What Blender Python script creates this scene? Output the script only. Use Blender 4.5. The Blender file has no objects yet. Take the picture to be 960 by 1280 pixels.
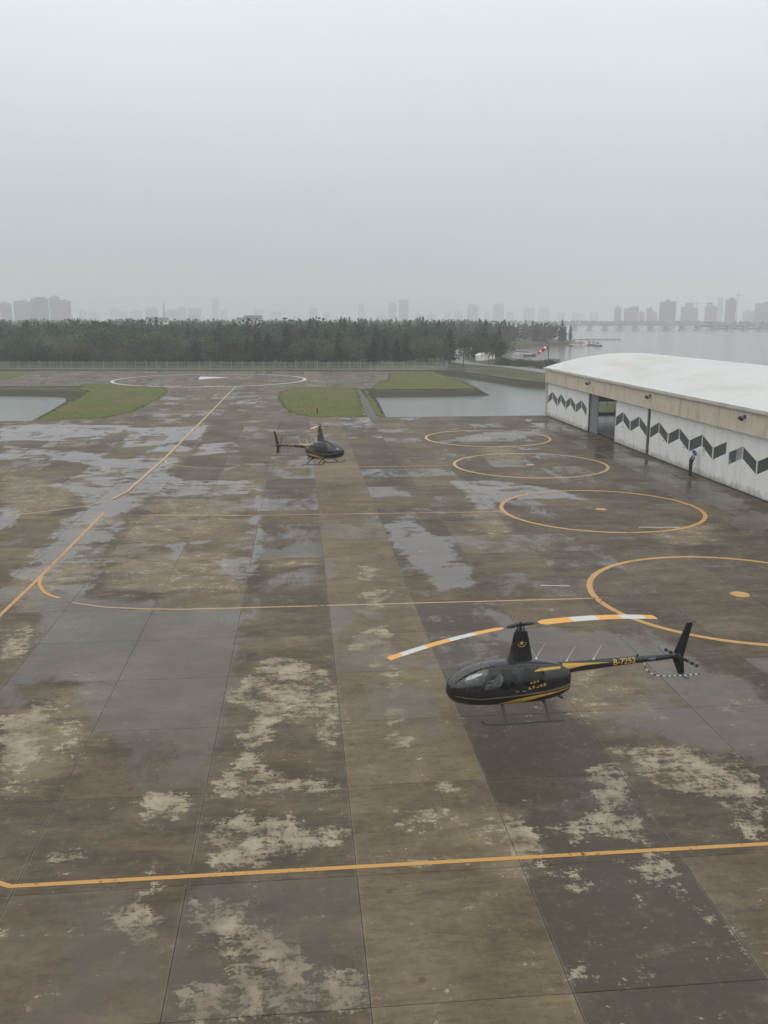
import bpy, bmesh, math, random
import numpy as np
from mathutils import Vector, Matrix, geometry
R = math.radians
sc = bpy.context.scene
COL = sc.collection
rng = random.Random(7)
nprng = np.random.default_rng(11)

# ------------------------------------------------------------------ camera
# world: X,Y follow the concrete slab joints; the camera stands 14.4 m above the apron
EYE_H = 14.4
cam_d = bpy.data.cameras.new('camera'); cam = bpy.data.objects.new('camera', cam_d); COL.objects.link(cam)
cam.location = (0, 0, EYE_H)
cam.rotation_euler = (R(90 - 12.331), 0, R(-5.394))
cam_d.sensor_fit = 'VERTICAL'; cam_d.sensor_height = 24.0
cam_d.lens = 24.0 * 1107 / 1280
cam_d.clip_start = 0.1; cam_d.clip_end = 20000
sc.camera = cam

# ------------------------------------------------------------------ sky, sun, exposure
SUN_EL, SUN_ROT = 48, 200
w = bpy.data.worlds.new("World"); sc.world = w; w.use_nodes = True
nt = w.node_tree; nt.nodes.clear()
def wn(t, **k):
    n = nt.nodes.new(t)
    for a, b in k.items(): setattr(n, a, b)
    return n
sky = wn('ShaderNodeTexSky', sky_type='NISHITA', sun_disc=False)
sky.sun_elevation = R(SUN_EL); sky.sun_rotation = R(SUN_ROT); sky.dust_density = 4; sky.air_density = 1
hs = wn('ShaderNodeHueSaturation'); hs.inputs['Saturation'].default_value = 0.25
nt.links.new(sky.outputs[0], hs.inputs['Color'])
# overcast deck: brighter towards the zenith all the way round
tc = wn('ShaderNodeTexCoord'); sep = wn('ShaderNodeSeparateXYZ')
nt.links.new(tc.outputs['Generated'], sep.inputs[0])
ramp = wn('ShaderNodeValToRGB')
nt.links.new(sep.outputs['Z'], ramp.inputs[0])
els = ramp.color_ramp.elements
els[0].position = 0.0; els[0].color = (.405, .424, .448, 1)
els[1].position = 1.0; els[1].color = (.98, 1.0, 1.0, 1)
e = els.new(.16); e.color = (.535, .562, .595, 1)
e = els.new(.32); e.color = (.71, .745, .785, 1)
e = els.new(.6); e.color = (.84, .86, .87, 1)
nz = wn('ShaderNodeTexNoise'); nz.inputs['Scale'].default_value = 1.7; nz.inputs['Detail'].default_value = 4
mp = wn('ShaderNodeMapping'); mp.inputs['Scale'].default_value = (1, 1, 2.5)
nt.links.new(tc.outputs['Generated'], mp.inputs[0]); nt.links.new(mp.outputs[0], nz.inputs['Vector'])
mr = wn('ShaderNodeMapRange'); mr.inputs['To Min'].default_value = 8.7; mr.inputs['To Max'].default_value = 10.7
nt.links.new(nz.outputs[0], mr.inputs[0])
vm = wn('ShaderNodeVectorMath', operation='SCALE')
nt.links.new(ramp.outputs[0], vm.inputs[0]); nt.links.new(mr.outputs[0], vm.inputs['Scale'])
mx = wn('ShaderNodeMixRGB'); mx.inputs[0].default_value = 0.93
nt.links.new(hs.outputs[0], mx.inputs[1]); nt.links.new(vm.outputs[0], mx.inputs[2])
bg = wn('ShaderNodeBackground'); bg.inputs['Strength'].default_value = 0.130
out = wn('ShaderNodeOutputWorld')
nt.links.new(mx.outputs[0], bg.inputs[0]); nt.links.new(bg.outputs[0], out.inputs[0])

sd = bpy.data.lights.new('sun', 'SUN'); sd.energy = 0.5; sd.angle = R(25); sd.color = (1, .97, .92)
so = bpy.data.objects.new('sun', sd); COL.objects.link(so)
az = R(SUN_ROT); sdir = Vector((math.sin(az)*math.cos(R(SUN_EL)), math.cos(az)*math.cos(R(SUN_EL)), math.sin(R(SUN_EL))))
so.rotation_euler = sdir.to_track_quat('Z', 'Y').to_euler()
sc.view_settings.view_transform = 'Standard'; sc.view_settings.look = 'None'
sc.view_settings.exposure = 0; sc.view_settings.gamma = 1
try: sc.view_settings.use_curve_mapping = False
except Exception: pass
sc.cycles.max_bounces = 8; sc.cycles.volume_bounces = 1; sc.cycles.transparent_max_bounces = 12
sc.cycles.diffuse_bounces = 2; sc.cycles.glossy_bounces = 3

# ------------------------------------------------------------------ haze
HAZE_DENSITY = 0.00050
hb = bmesh.new(); bmesh.ops.create_cube(hb, size=1)
bmesh.ops.scale(hb, vec=(9600, 5200, 156), verts=hb.verts)
bmesh.ops.translate(hb, vec=(0, 2150, 72), verts=hb.verts)
hm = bpy.data.meshes.new('haze'); hb.to_mesh(hm); hb.free()
haze = bpy.data.objects.new('haze', hm); COL.objects.link(haze); haze['kind'] = 'stuff'
m = bpy.data.materials.new('haze_air'); m.use_nodes = True; m.node_tree.nodes.clear()
vo = m.node_tree.nodes.new('ShaderNodeVolumePrincipled')
vo.inputs['Color'].default_value = (.945, .97, 1.0, 1); vo.inputs['Density'].default_value = HAZE_DENSITY
vo.inputs['Anisotropy'].default_value = 0.0
mo = m.node_tree.nodes.new('ShaderNodeOutputMaterial'); m.node_tree.links.new(vo.outputs[0], mo.inputs['Volume'])
hm.materials.append(m)

# ------------------------------------------------------------------ helpers
def tag(o, label=None, cat=None, group=None, kind=None):
    if label: o['label'] = label
    if cat: o['category'] = cat
    if group: o['group'] = group
    if kind: o['kind'] = kind
    return o
def empty(name, loc=(0, 0, 0), rz=0, **k):
    o = bpy.data.objects.new(name, None); COL.objects.link(o); o.location = loc; o.rotation_euler = (0, 0, rz)
    o.empty_display_size = .3
    return tag(o, **k)
def mesh(name, verts, faces, mats=None, fm=None, smooth=False):
    me = bpy.data.meshes.new(name); me.from_pydata([tuple(v) for v in verts], [], faces)
    for mm in (mats if isinstance(mats, (list, tuple)) else [mats] if mats else []): me.materials.append(mm)
    if fm:
        for p, i in zip(me.polygons, fm): p.material_index = i
    if smooth:
        for p in me.polygons: p.use_smooth = True
    me.update(); return me
def link(name, me, parent=None, loc=None, rot=None, **k):
    o = bpy.data.objects.new(name, me); COL.objects.link(o)
    if parent: o.parent = parent
    if loc: o.location = loc
    if rot: o.rotation_euler = rot
    return tag(o, **k)
def copy_tree(o, parent=None):
    c = o.copy(); COL.objects.link(c); c.parent = parent
    for ch in list(o.children): copy_tree(ch, c)
    return c
class MB:
    """collects boxes, tubes and sheets into one mesh"""
    def __init__(s): s.v = []; s.f = []; s.fm = []
    def add(s, v, f, mi=0):
        b = len(s.v); s.v += [tuple(x) for x in v]; s.f += [tuple(i + b for i in q) for q in f]; s.fm += [mi]*len(f); return s
    def box(s, c, d, mi=0, rot=None):
        x, y, z = (a/2 for a in d)
        vs = [Vector(p) for p in ((-x,-y,-z),(x,-y,-z),(x,y,-z),(-x,y,-z),(-x,-y,z),(x,-y,z),(x,y,z),(-x,y,z))]
        if rot: 
            M = rot if isinstance(rot, Matrix) else Matrix.Rotation(rot, 3, 'Z'); vs = [M @ p for p in vs]
        vs = [p + Vector(c) for p in vs]
        return s.add(vs, [(0,3,2,1),(4,5,6,7),(0,1,5,4),(1,2,6,5),(2,3,7,6),(3,0,4,7)], mi)
    def tube(s, pts, r, n=8, mi=0, cap=True, flat=None):
        pts = [Vector(p) for p in pts]; rs = r if isinstance(r, (list, tuple)) else [r]*len(pts)
        rings = []; V = []
        ref = None
        for i, p in enumerate(pts):
            t = (pts[min(i+1, len(pts)-1)] - pts[max(i-1, 0)]).normalized()
            if ref is None: ref = Vector((0, 0, 1)) if abs(t.z) < .9 else Vector((1, 0, 0))
            a = t.cross(ref).normalized(); b = a.cross(t).normalized()
            for k in range(n):
                an = 2*math.pi*k/n
                V.append(p + (a*math.cos(an) + b*math.sin(an)*(flat or 1))*rs[i])
        F = []
        for i in range(len(pts)-1):
            for k in range(n):
                F.append((i*n+k, i*n+(k+1) % n, (i+1)*n+(k+1) % n, (i+1)*n+k))
        if cap: F.append(tuple(range(n))[::-1]); F.append(tuple(range((len(pts)-1)*n, len(pts)*n)))
        return s.add(V, F, mi)
    def prism(s, poly, axis, lo, hi, mi=0):
        """poly of 2D points extruded along axis ('x','y','z')"""
        def pt(a, b, c):
            return {'x': (c, a, b), 'y': (a, c, b), 'z': (a, b, c)}[axis]
        n = len(poly); V = [pt(a, b, lo) for a, b in poly] + [pt(a, b, hi) for a, b in poly]
        F = [tuple(range(n)), tuple(range(n, 2*n))[::-1]] + [(i, i+n, (i+1) % n + n, (i+1) % n) for i in range(n)]
        return s.add(V, F, mi)
    def mesh(s, name, mats, smooth=False):
        me = mesh(name, s.v, s.f, mats, s.fm)
        b = bmesh.new(); b.from_mesh(me); bmesh.ops.recalc_face_normals(b, faces=b.faces); b.to_mesh(me); b.free()
        if smooth:
            for p in me.polygons: p.use_smooth = True
            try: me.set_sharp_from_angle(angle=R(40))
            except Exception: pass
        return me
    def build(s, name, mats, parent=None, smooth=False, loc=None, rot=None, **k):
        return link(name, s.mesh(name, mats, smooth), parent, loc, rot, **k)

# ------------------------------------------------------------------ materials
def nodes(name):
    m = bpy.data.materials.new(name); m.use_nodes = True; t = m.node_tree; t.nodes.clear()
    def N(ty, **k):
        n = t.nodes.new(ty)
        ins = k.pop('ins', {})
        for a, b in k.items(): setattr(n, a, b)
        for a, b in ins.items():
            if hasattr(b, 'is_linked') or isinstance(b, bpy.types.NodeSocket): t.links.new(b, n.inputs[a])
            else: n.inputs[a].default_value = b
        return n
    return m, t, N
def c4(c): return (c[0], c[1], c[2], 1)
def simple(name, col, rough=.6, metal=0, var=.12, scale=3, bump=0, coat=0, spec=.5, grime=None, gscale=(.5, .5, .5)):
    m, t, N = nodes(name)
    geo = N('ShaderNodeNewGeometry')
    nz = N('ShaderNodeTexNoise', ins={'Vector': geo.outputs['Position'], 'Scale': scale, 'Detail': 6, 'Roughness': .6})
    a = tuple(max(0, x*(1-var)) for x in col); b = tuple(x*(1+var) for x in col)
    mx = N('ShaderNodeMix', data_type='RGBA', ins={0: nz.outputs[0], 6: c4(a), 7: c4(b)})
    colour = mx.outputs[2]
    if grime:
        mp = N('ShaderNodeMapping', ins={'Vector': geo.outputs['Position'], 'Scale': gscale})
        n2 = N('ShaderNodeTexNoise', ins={'Vector': mp.outputs[0], 'Scale': 1.0, 'Detail': 8, 'Roughness': .65})
        r2 = N('ShaderNodeMapRange', ins={0: n2.outputs[0], 1: .5, 2: .72, 3: 0, 4: grime[3]})
        colour = N('ShaderNodeMix', data_type='RGBA', ins={0: r2.outputs[0], 6: colour, 7: c4(grime)}).outputs[2]
    bs = N('ShaderNodeBsdfPrincipled', ins={'Base Color': colour, 'Roughness': rough, 'Metallic': metal, 'Coat Weight': coat, 'Specular IOR Level': spec})
    if bump:
        bp = N('ShaderNodeBump', ins={'Height': nz.outputs[0], 'Strength': bump, 'Distance': .02}); t.links.new(bp.outputs[0], bs.inputs['Normal'])
    o = N('ShaderNodeOutputMaterial', ins={'Surface': bs.outputs[0]})
    return m
M = {}
M['black_paint'] = simple('black_paint', (.010, .011, .013), .22, coat=.4, var=.3)
M['skid_grey'] = simple('skid_grey', (.045, .042, .038), .6)
M['black_matt'] = simple('black_matt', (.015, .015, .016), .55)
M['gold_paint'] = simple('gold_paint', (.50, .31, .045), .3, var=.08)
M['bronze_paint'] = simple('bronze_paint', (.13, .10, .06), .4)
M['dull_gold'] = simple('dull_gold', (.42, .29, .07), .4)
M['orange_blade'] = simple('orange_blade', (.72, .35, .06), .45, var=.05)
M['white_blade'] = simple('white_blade', (.56, .555, .53), .45, var=.05)
M['dark_metal'] = simple('dark_metal', (.05, .05, .052), .4, .6)
M['grey_metal'] = simple('grey_metal', (.22, .22, .22), .45, .5)
M['white_plastic'] = simple('white_plastic', (.7, .7, .68), .4)
M['seat_leather'] = simple('seat_leather', (.06, .055, .05), .6)
M['skin'] = simple('skin', (.45, .28, .20), .6)
M['white_shirt'] = simple('white_shirt', (.62, .63, .62), .8)
M['black_cloth'] = simple('black_cloth', (.018, .018, .022), .85)
M['hair'] = simple('hair', (.012, .011, .011), .6)
M['blue_cloth'] = simple('blue_cloth', (.05, .14, .30), .8, var=.3)
M['wall_white'] = simple('wall_white', (.83, .83, .79), .5, scale=.6, var=.05, grime=(.46, .42, .34, .40), gscale=(1.2, 1.2, .22))
_t = M['wall_white'].node_tree; _b = [n for n in _t.nodes if n.type == 'BSDF_PRINCIPLED'][0]; _g = [n for n in _t.nodes if n.type == 'NEW_GEOMETRY'][0]
_s = _t.nodes.new('ShaderNodeSeparateXYZ'); _t.links.new(_g.outputs['Position'], _s.inputs[0])          # mud splashed on the lowest half metre
_n = _t.nodes.new('ShaderNodeTexNoise'); _n.inputs['Scale'].default_value = 2.2; _n.inputs['Detail'].default_value = 8; _t.links.new(_g.outputs['Position'], _n.inputs['Vector'])
_a = _t.nodes.new('ShaderNodeMath'); _a.operation = 'MULTIPLY_ADD'; _a.inputs[1].default_value = -1.4; _t.links.new(_n.outputs[0], _a.inputs[0]); _t.links.new(_s.outputs[2], _a.inputs[2])
_r = _t.nodes.new('ShaderNodeMapRange'); _t.links.new(_a.outputs[0], _r.inputs[0])
for _i, _v in ((1, -.55), (2, .05), (3, .75), (4, 0)): _r.inputs[_i].default_value = _v
_m = _t.nodes.new('ShaderNodeMix'); _m.data_type = 'RGBA'; _t.links.new(_r.outputs[0], _m.inputs[0]); _t.links.new(_b.inputs['Base Color'].links[0].from_socket, _m.inputs[6]); _m.inputs[7].default_value = (.30, .27, .21, 1)
_t.links.new(_m.outputs[2], _b.inputs['Base Color'])
M['fascia'] = simple('fascia', (.60, .54, .42), .85, scale=1.2, var=.10, grime=(.26, .22, .15, .7), gscale=(.9, .9, .30))
M['eave'] = simple('eave', (.60, .57, .49), .8, scale=2, var=.1, grime=(.22, .2, .16, .5), gscale=(.5, .5, 3))
M['roof'] = simple('roof', (.58, .595, .575), .42, scale=.12, var=.06, grime=(.46, .40, .30, .6), gscale=(.16, .05, .3))
M['pipe'] = simple('pipe', (.15, .15, .14), .6)
M['rail_dark'] = simple('rail_dark', (.05, .045, .04), .7)
M['dark_inside'] = simple('dark_inside', (.16, .17, .17), .8)
M['hangar_floor'] = simple('hangar_floor', (.16, .16, .15), .25)
M['grey_door'] = simple('grey_door', (.20, .215, .21), .6, grime=(.12, .12, .11, .4), gscale=(2, 2, .4))
M['sock_red'] = simple('sock_red', (.50, .04, .045), .8)
M['sock_white'] = simple('sock_white', (.70, .68, .66), .8)
M['pole_grey'] = simple('pole_grey', (.16, .15, .15), .5, .3)
M['fence_post'] = simple('fence_post', (.32, .33, .30), .7)
M['fence_mesh'] = simple('fence_mesh', (.42, .43, .37), .7)
M['kerb'] = simple('kerb', (.10, .095, .085), .85)
M['bark'] = simple('bark', (.06, .05, .042), .9)
M['tower_grey'] = simple('tower_grey', (.22, .22, .225), .8, scale=.08, var=.2)
M['tower_pale'] = simple('tower_pale', (.34, .33, .32), .8, scale=.08, var=.2)
M['tower_dark'] = simple('tower_dark', (.13, .135, .15), .7, scale=.08, var=.2)
M['bridge_conc'] = simple('bridge_conc', (.20, .20, .195), .85)
M['pier_pale'] = simple('pier_pale', (.34, .34, .33), .85)
M['villa_white'] = simple('villa_white', (.78, .78, .76), .7)
M['villa_roof'] = simple('villa_roof', (.13, .14, .15), .8)
M['boat_red'] = simple('boat_red', (.33, .12, .09), .6)
M['boat_white'] = simple('boat_white', (.60, .58, .55), .6)
M['boat_dark'] = simple('boat_dark', (.10, .09, .085), .7)
M['road'] = simple('road', (.19, .185, .17), .6, scale=.3)
M['crane'] = simple('crane', (.32, .31, .29), .7)

def glass(name, tint, rough=.03, ior=1.5):
    m, t, N = nodes(name)
    tr = N('ShaderNodeBsdfTransparent', ins={'Color': c4(tint)})
    gl = N('ShaderNodeBsdfGlossy', ins={'Color': (1, 1, 1, 1), 'Roughness': rough})
    fr = N('ShaderNodeFresnel', ins={'IOR': ior})
    ms = N('ShaderNodeMixShader', ins={0: fr.outputs[0], 1: tr.outputs[0], 2: gl.outputs[0]})
    N('ShaderNodeOutputMaterial', ins={'Surface': ms.outputs[0]}); return m
M['windshield'] = glass('windshield', (.86, .87, .88), ior=1.9)
M['side_glass'] = glass('side_glass', (.50, .52, .53), ior=1.5)
M['pane'] = simple('pane', (.055, .075, .080), .25, var=.25, scale=1.2)
M['pane_pale'] = simple('pane_pale', (.30, .30, .28), .3)

def foliage(name, a, b):
    m, t, N = nodes(name)
    oi = N('ShaderNodeObjectInfo'); geo = N('ShaderNodeNewGeometry')
    nz = N('ShaderNodeTexNoise', ins={'Vector': geo.outputs['Position'], 'Scale': .06, 'Detail': 4})
    nz2 = N('ShaderNodeMapRange', ins={0: nz.outputs[0], 1: .32, 2: .68})
    ad = N('ShaderNodeMath', operation='MULTIPLY_ADD', ins={0: oi.outputs['Random'], 1: .7, 2: -.35})
    s = N('ShaderNodeMath', operation='ADD', ins={0: ad.outputs[0], 1: nz2.outputs[0]})
    s2 = N('ShaderNodeMath', operation='MULTIPLY_ADD', ins={0: geo.outputs['Random Per Island'], 1: .5, 2: -.25})
    s3 = N('ShaderNodeMath', operation='ADD', use_clamp=True, ins={0: s.outputs[0], 1: s2.outputs[0]})
    mx = N('ShaderNodeMix', data_type='RGBA', ins={0: s3.outputs[0], 6: c4(a), 7: c4(b)})
    d = N('ShaderNodeBsdfDiffuse', ins={'Color': mx.outputs[2]})
    tl = N('ShaderNodeBsdfTranslucent', ins={'Color': mx.outputs[2]})
    ms = N('ShaderNodeMixShader', ins={0: .2, 1: d.outputs[0], 2: tl.outputs[0]})
    N('ShaderNodeOutputMaterial', ins={'Surface': ms.outputs[0]}); return m
M['leaf_broad'] = foliage('leaf_broad', (.034, .054, .032), (.125, .155, .082))
M['leaf_dark'] = foliage('leaf_dark', (.020, .037, .028), (.052, .078, .052))
M['leaf_shrub'] = foliage('leaf_shrub', (.04, .06, .03), (.12, .13, .06))
M['leaf_far'] = foliage('leaf_far', (.028, .048, .032), (.085, .115, .070))

def grass_mat(name, a, b, c):
    m, t, N = nodes(name); geo = N('ShaderNodeNewGeometry')
    n1 = N('ShaderNodeTexNoise', ins={'Vector': geo.outputs['Position'], 'Scale': .12, 'Detail': 6, 'Roughness': .65})
    n2 = N('ShaderNodeTexNoise', ins={'Vector': geo.outputs['Position'], 'Scale': 1.6, 'Detail': 6, 'Roughness': .7})
    m1 = N('ShaderNodeMix', data_type='RGBA', ins={0: n2.outputs[0], 6: c4(a), 7: c4(b)})
    r = N('ShaderNodeMapRange', ins={0: n1.outputs[0], 1: .46, 2: .64})
    m2 = N('ShaderNodeMix', data_type='RGBA', ins={0: r.outputs[0], 6: m1.outputs[2], 7: c4(c)})
    bp = N('ShaderNodeBump', ins={'Height': n2.outputs[0], 'Strength': .6, 'Distance': .1})
    bs = N('ShaderNodeBsdfPrincipled', ins={'Base Color': m2.outputs[2], 'Roughness': .95, 'Specular IOR Level': .15, 'Normal': bp.outputs[0]})
    N('ShaderNodeOutputMaterial', ins={'Surface': bs.outputs[0]}); return m
M['grass'] = grass_mat('grass', (.070, .092, .020), (.130, .145, .040), (.145, .125, .055))
M['land'] = grass_mat('land', (.05, .058, .030), (.095, .095, .055), (.13, .115, .075))
M['bank'] = grass_mat('bank', (.045, .045, .032), (.075, .07, .05), (.06, .062, .035))

def water_mat(name, col, sc_, strength):
    m, t, N = nodes(name); geo = N('ShaderNodeNewGeometry')
    mp = N('ShaderNodeMapping', ins={'Vector': geo.outputs['Position'], 'Rotation': (0, 0, .5), 'Scale': (1, 2.2, 1)})
    n1 = N('ShaderNodeTexNoise', ins={'Vector': mp.outputs[0], 'Scale': sc_, 'Detail': 5, 'Roughness': .6})
    n2 = N('ShaderNodeTexNoise', ins={'Vector': geo.outputs['Position'], 'Scale': .008, 'Detail': 4})
    bp = N('ShaderNodeBump', ins={'Height': n1.outputs[0], 'Strength': strength, 'Distance': .15})
    mx = N('ShaderNodeMix', data_type='RGBA', ins={0: n2.outputs[0], 6: c4([x*.85 for x in col]), 7: c4([x*1.15 for x in col])})
    bs = N('ShaderNodeBsdfPrincipled', ins={'Base Color': mx.outputs[2], 'Roughness': .12, 'IOR': 1.33, 'Normal': bp.outputs[0]})
    N('ShaderNodeOutputMaterial', ins={'Surface': bs.outputs[0]}); return m
M['river'] = water_mat('river_water', (.20, .19, .165), .7, .5)
M['pond'] = water_mat('pond_water', (.15, .165, .145), 1.2, .28)

# ------------------------------------------------------------------ concrete apron
DX, DY, X0, Y0 = 4.43, 4.6, 1.25, 16.2          # slab pitch and one joint crossing; last row ends at Y0+25*DY = 131.2
# outlines (metres on the ground) of rain puddles, damp sheets, pale scoured cement and tan lichen
WET=[[(-25.1,96.8),(-21.7,92.1),(-20.9,85.3),(-22.2,78.8),(-19.8,77.1),(-17.8,71.5),(-16.6,69.5),(-17.8,64.6),(-16.8,57.9),(-17.0,54.0),(-16.8,50.5),(-13.9,47.9),(-11.4,46.3),(-11.9,52.6),(-12.8,62.1),(-12.4,73.6),(-9.0,72.6),(-5.2,73.6),(-3.9,75.6),(-3.8,80.2),(-10.7,80.9),(-12.6,84.5),(-12.6,92.8),(-12.3,101.6),(-15.1,105.1),(-17.3,98.9),(-18.0,93.3),(-18.3,90.7)],
[(-35.2,107.0),(-30.5,103.3),(-24.3,99.6),(-18.0,93.3),(-18.0,89.2),(-22.3,91.1),(-24.5,93.4),(-31.6,95.7)],
[(-9.1,57.2),(-7.3,57.9),(-4.2,58.5),(-3.7,63.8),(-3.8,76.3),(-3.3,80.2),(-2.6,52.6),(-3.2,45.5),(-4.1,49.3),(-5.8,52.9),(-8.0,53.1)],
[(5.5,61.6),(8.3,62.6),(9.6,53.4),(9.8,45.7),(7.1,45.2),(6.3,50.9)],
[(-41.1,125.9),(-35.1,127.2),(-23.6,124.3),(-22.6,113.1),(-26.3,108.3),(-36.3,110.6)],
[(-23.1,121.5),(-12.7,123.2),(-12.3,109.8),(-16.4,104.6),(-20.5,102.3)],
[(13.3,78.6),(17.6,78.2),(22.1,73.1),(23.4,68.5),(17.2,70.1),(13.5,64.9)],
[(-11.8,104.8),(-7.3,106.5),(-6.7,97.9),(-11.6,95.5)],
[(-23.9,71.4),(-21.1,68.2),(-20.1,62.8),(-20.8,61.6)]]
DAMP=[[(-13.9,47.9),(-10.8,45.2),(-3.2,42.9),(-2.3,49.2),(-1.8,43.4),(-2.6,38.8),(-3.0,32.7),(-4.2,30.7),(-7.3,30.6),(-9.2,34.8),(-10.9,36.7),(-11.9,33.5),(-12.8,36.4),(-12.0,40.8)],
[(8.9,42.3),(11.9,38.5),(14.2,38.3),(16.6,34.1),(18.8,32.2),(15.7,26.6),(13.1,27.1),(12.2,29.1),(10.9,30.6),(9.6,31.5),(9.8,37.6)],
[(-7.5,31.0),(-3.9,31.0),(-2.7,30.5),(-2.7,26.9),(-3.3,25.0),(-6.6,26.0)],
[(3.1,32.9),(4.5,33.5),(5.0,28.5),(3.7,27.4)],
[(11.2,99.3),(33.5,111.8),(30.7,77.0),(30.3,53.5),(35.3,62.8),(37.5,125.4)],
[(-12.1,34.3),(-10.7,32.7),(-11.1,31.0)],
[(-2.5,54.5),(1.1,56.2),(1.4,48.8),(-2.0,43.4)]]
PALE=[[(-2.9,32.7),(-2.4,35.0),(-1.3,36.7),(0.3,36.1),(1.2,33.8),(1.4,30.8),(1.0,28.0),(0.3,28.9),(0.5,30.5),(-1.0,30.0),(-1.5,28.2),(-1.2,26.8),(0.4,26.4),(1.1,25.3),(-0.9,25.3),(-2.9,25.0),(-2.7,26.4),(-2.3,28.0),(-2.1,30.5)],
[(-2.6,24.1),(-1.3,24.2),(-0.1,23.2),(1.0,23.1),(1.1,22.1),(0.3,22.2),(-0.4,21.7),(-1.2,21.4),(-1.8,21.3),(-3.2,21.4),(-2.9,22.5)],
[(-2.0,20.4),(-1.4,20.2),(-1.5,19.4),(-0.7,18.6),(0.0,18.3),(0.1,17.7),(-0.3,17.2),(0.2,17.0),(1.2,17.3),(1.2,16.2),(0.2,16.0),(-3.2,16.2),(-3.1,17.1),(-2.1,17.1),(-1.6,17.5),(-2.0,18.2),(-2.9,19.1),(-2.8,20.2)],
[(-4.7,19.9),(-4.1,20.8),(-4.0,19.8),(-4.0,18.4),(-4.3,18.7)],
[(3.2,45.6),(4.3,45.8),(5.5,45.1),(4.2,44.1),(3.7,41.6),(2.9,41.7)],
[(2.0,38.9),(3.8,40.4),(4.0,38.2),(3.8,34.4),(3.2,34.1),(3.1,36.8),(2.1,36.9)],
[(3.3,33.2),(3.8,33.1),(3.7,32.2),(3.2,32.1)],
[(3.1,31.0),(3.5,31.2),(3.4,30.1),(3.0,29.6)],
[(2.8,28.8),(3.4,28.5),(3.2,27.8),(2.8,28.1)],
[(4.0,25.7),(4.5,25.5),(4.4,25.1),(3.9,25.0)],
[(2.9,24.0),(3.7,23.8),(3.4,23.3),(2.9,23.3)],
[(2.4,25.9),(2.8,25.9),(2.6,25.3)],
[(4.4,23.5),(4.6,23.4),(4.5,23.1)],
[(2.8,21.7),(3.4,21.6),(3.2,21.2),(2.8,21.3)],
[(3.4,51.0),(4.4,50.5),(4.0,47.3),(3.2,47.7)],
[(9.9,27.1),(11.2,27.3),(13.3,26.8),(14.5,26.4),(14.3,24.1),(12.9,21.3),(12.4,21.8),(12.6,23.5),(11.6,24.3),(10.7,24.7),(10.8,26.2)],
[(9.2,25.8),(10.0,26.0),(10.0,24.2),(9.9,22.0),(9.9,21.2),(8.6,21.6),(8.0,22.2),(7.0,21.5),(6.8,22.5),(7.9,23.1),(8.6,23.4)],
[(6.0,22.8),(6.4,22.4),(6.1,21.6),(5.8,21.8)],
[(8.2,20.7),(9.9,20.9),(9.5,19.5),(10.0,18.2),(10.3,17.3),(10.6,17.0),(10.4,16.6),(9.9,17.1),(9.6,18.2),(9.1,19.5)],
[(7.0,20.3),(7.4,20.1),(7.2,19.8),(6.9,19.8)],
[(6.2,17.3),(6.3,17.0),(6.2,16.7),(5.9,16.7)],
[(7.5,17.4),(7.5,17.1),(7.3,16.6),(7.2,16.7)],
[(15.6,30.2),(16.7,30.2),(16.1,29.2),(15.6,29.5)],
[(-5.1,25.7),(-4.2,25.7),(-3.8,25.1),(-3.7,23.7),(-4.8,23.8)],
[(-7.1,22.7),(-6.5,22.6),(-6.5,22.2),(-7.0,22.3)],
[(-14.4,41.6),(-12.7,41.4),(-12.2,39.7),(-12.2,37.6),(-13.0,36.9)],
[(-11.2,31.3),(-10.1,32.6),(-9.4,31.2),(-9.1,28.1),(-10.0,27.6)]]
TAN=[[(-11.2,31.3),(-10.0,33.3),(-9.2,34.8),(-8.0,33.9),(-7.7,29.7),(-7.8,27.4),(-8.1,25.9),(-9.4,25.6)],
[(9.3,30.4),(11.5,34.6),(12.2,33.6),(12.9,31.9),(13.6,29.0),(10.3,29.0)],
[(12.3,65.0),(14.7,67.8),(14.9,60.7),(13.8,56.1),(12.0,57.4)],
[(-16.3,48.2),(-16.0,52.1),(-14.5,53.8),(-12.6,53.6),(-12.1,49.3),(-13.5,47.9),(-13.6,43.8),(-15.0,44.6)],
[(-11.5,47.7),(-11.5,55.4),(-9.0,55.1),(-4.0,54.7),(-3.3,46.9),(-3.4,45.5),(-7.7,46.6)],
[(-12.4,73.6),(-4.3,70.2),(-4.7,66.6),(-5.4,60.2),(-7.7,58.8),(-11.0,55.3),(-12.0,55.4),(-12.3,67.3)],
[(-16.0,61.2),(-16.2,67.7),(-13.7,66.9),(-13.0,64.6),(-14.5,62.2),(-14.9,59.5)],
[(-3.4,52.7),(0.6,54.2),(1.0,51.4),(-2.3,50.8)],
[(-10.4,35.8),(-9.5,36.1),(-7.4,33.8),(-7.7,32.4)],
[(3.7,23.9),(6.3,23.7),(6.2,20.5),(4.4,20.3)],
[(-28.8,86.9),(-23.0,82.1),(-19.4,77.1),(-18.2,70.9),(-18.9,66.5),(-22.0,65.5)],
[(24.2,58.6),(29.8,59.3),(26.1,53.9),(23.5,54.1)],
[(20.3,98.5),(24.5,100.7),(23.5,89.4),(18.8,87.2)]]
MX0, MY0, MW, MH, MR = -72.0, 12.0, 112.0, 122.0, 0.125
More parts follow.
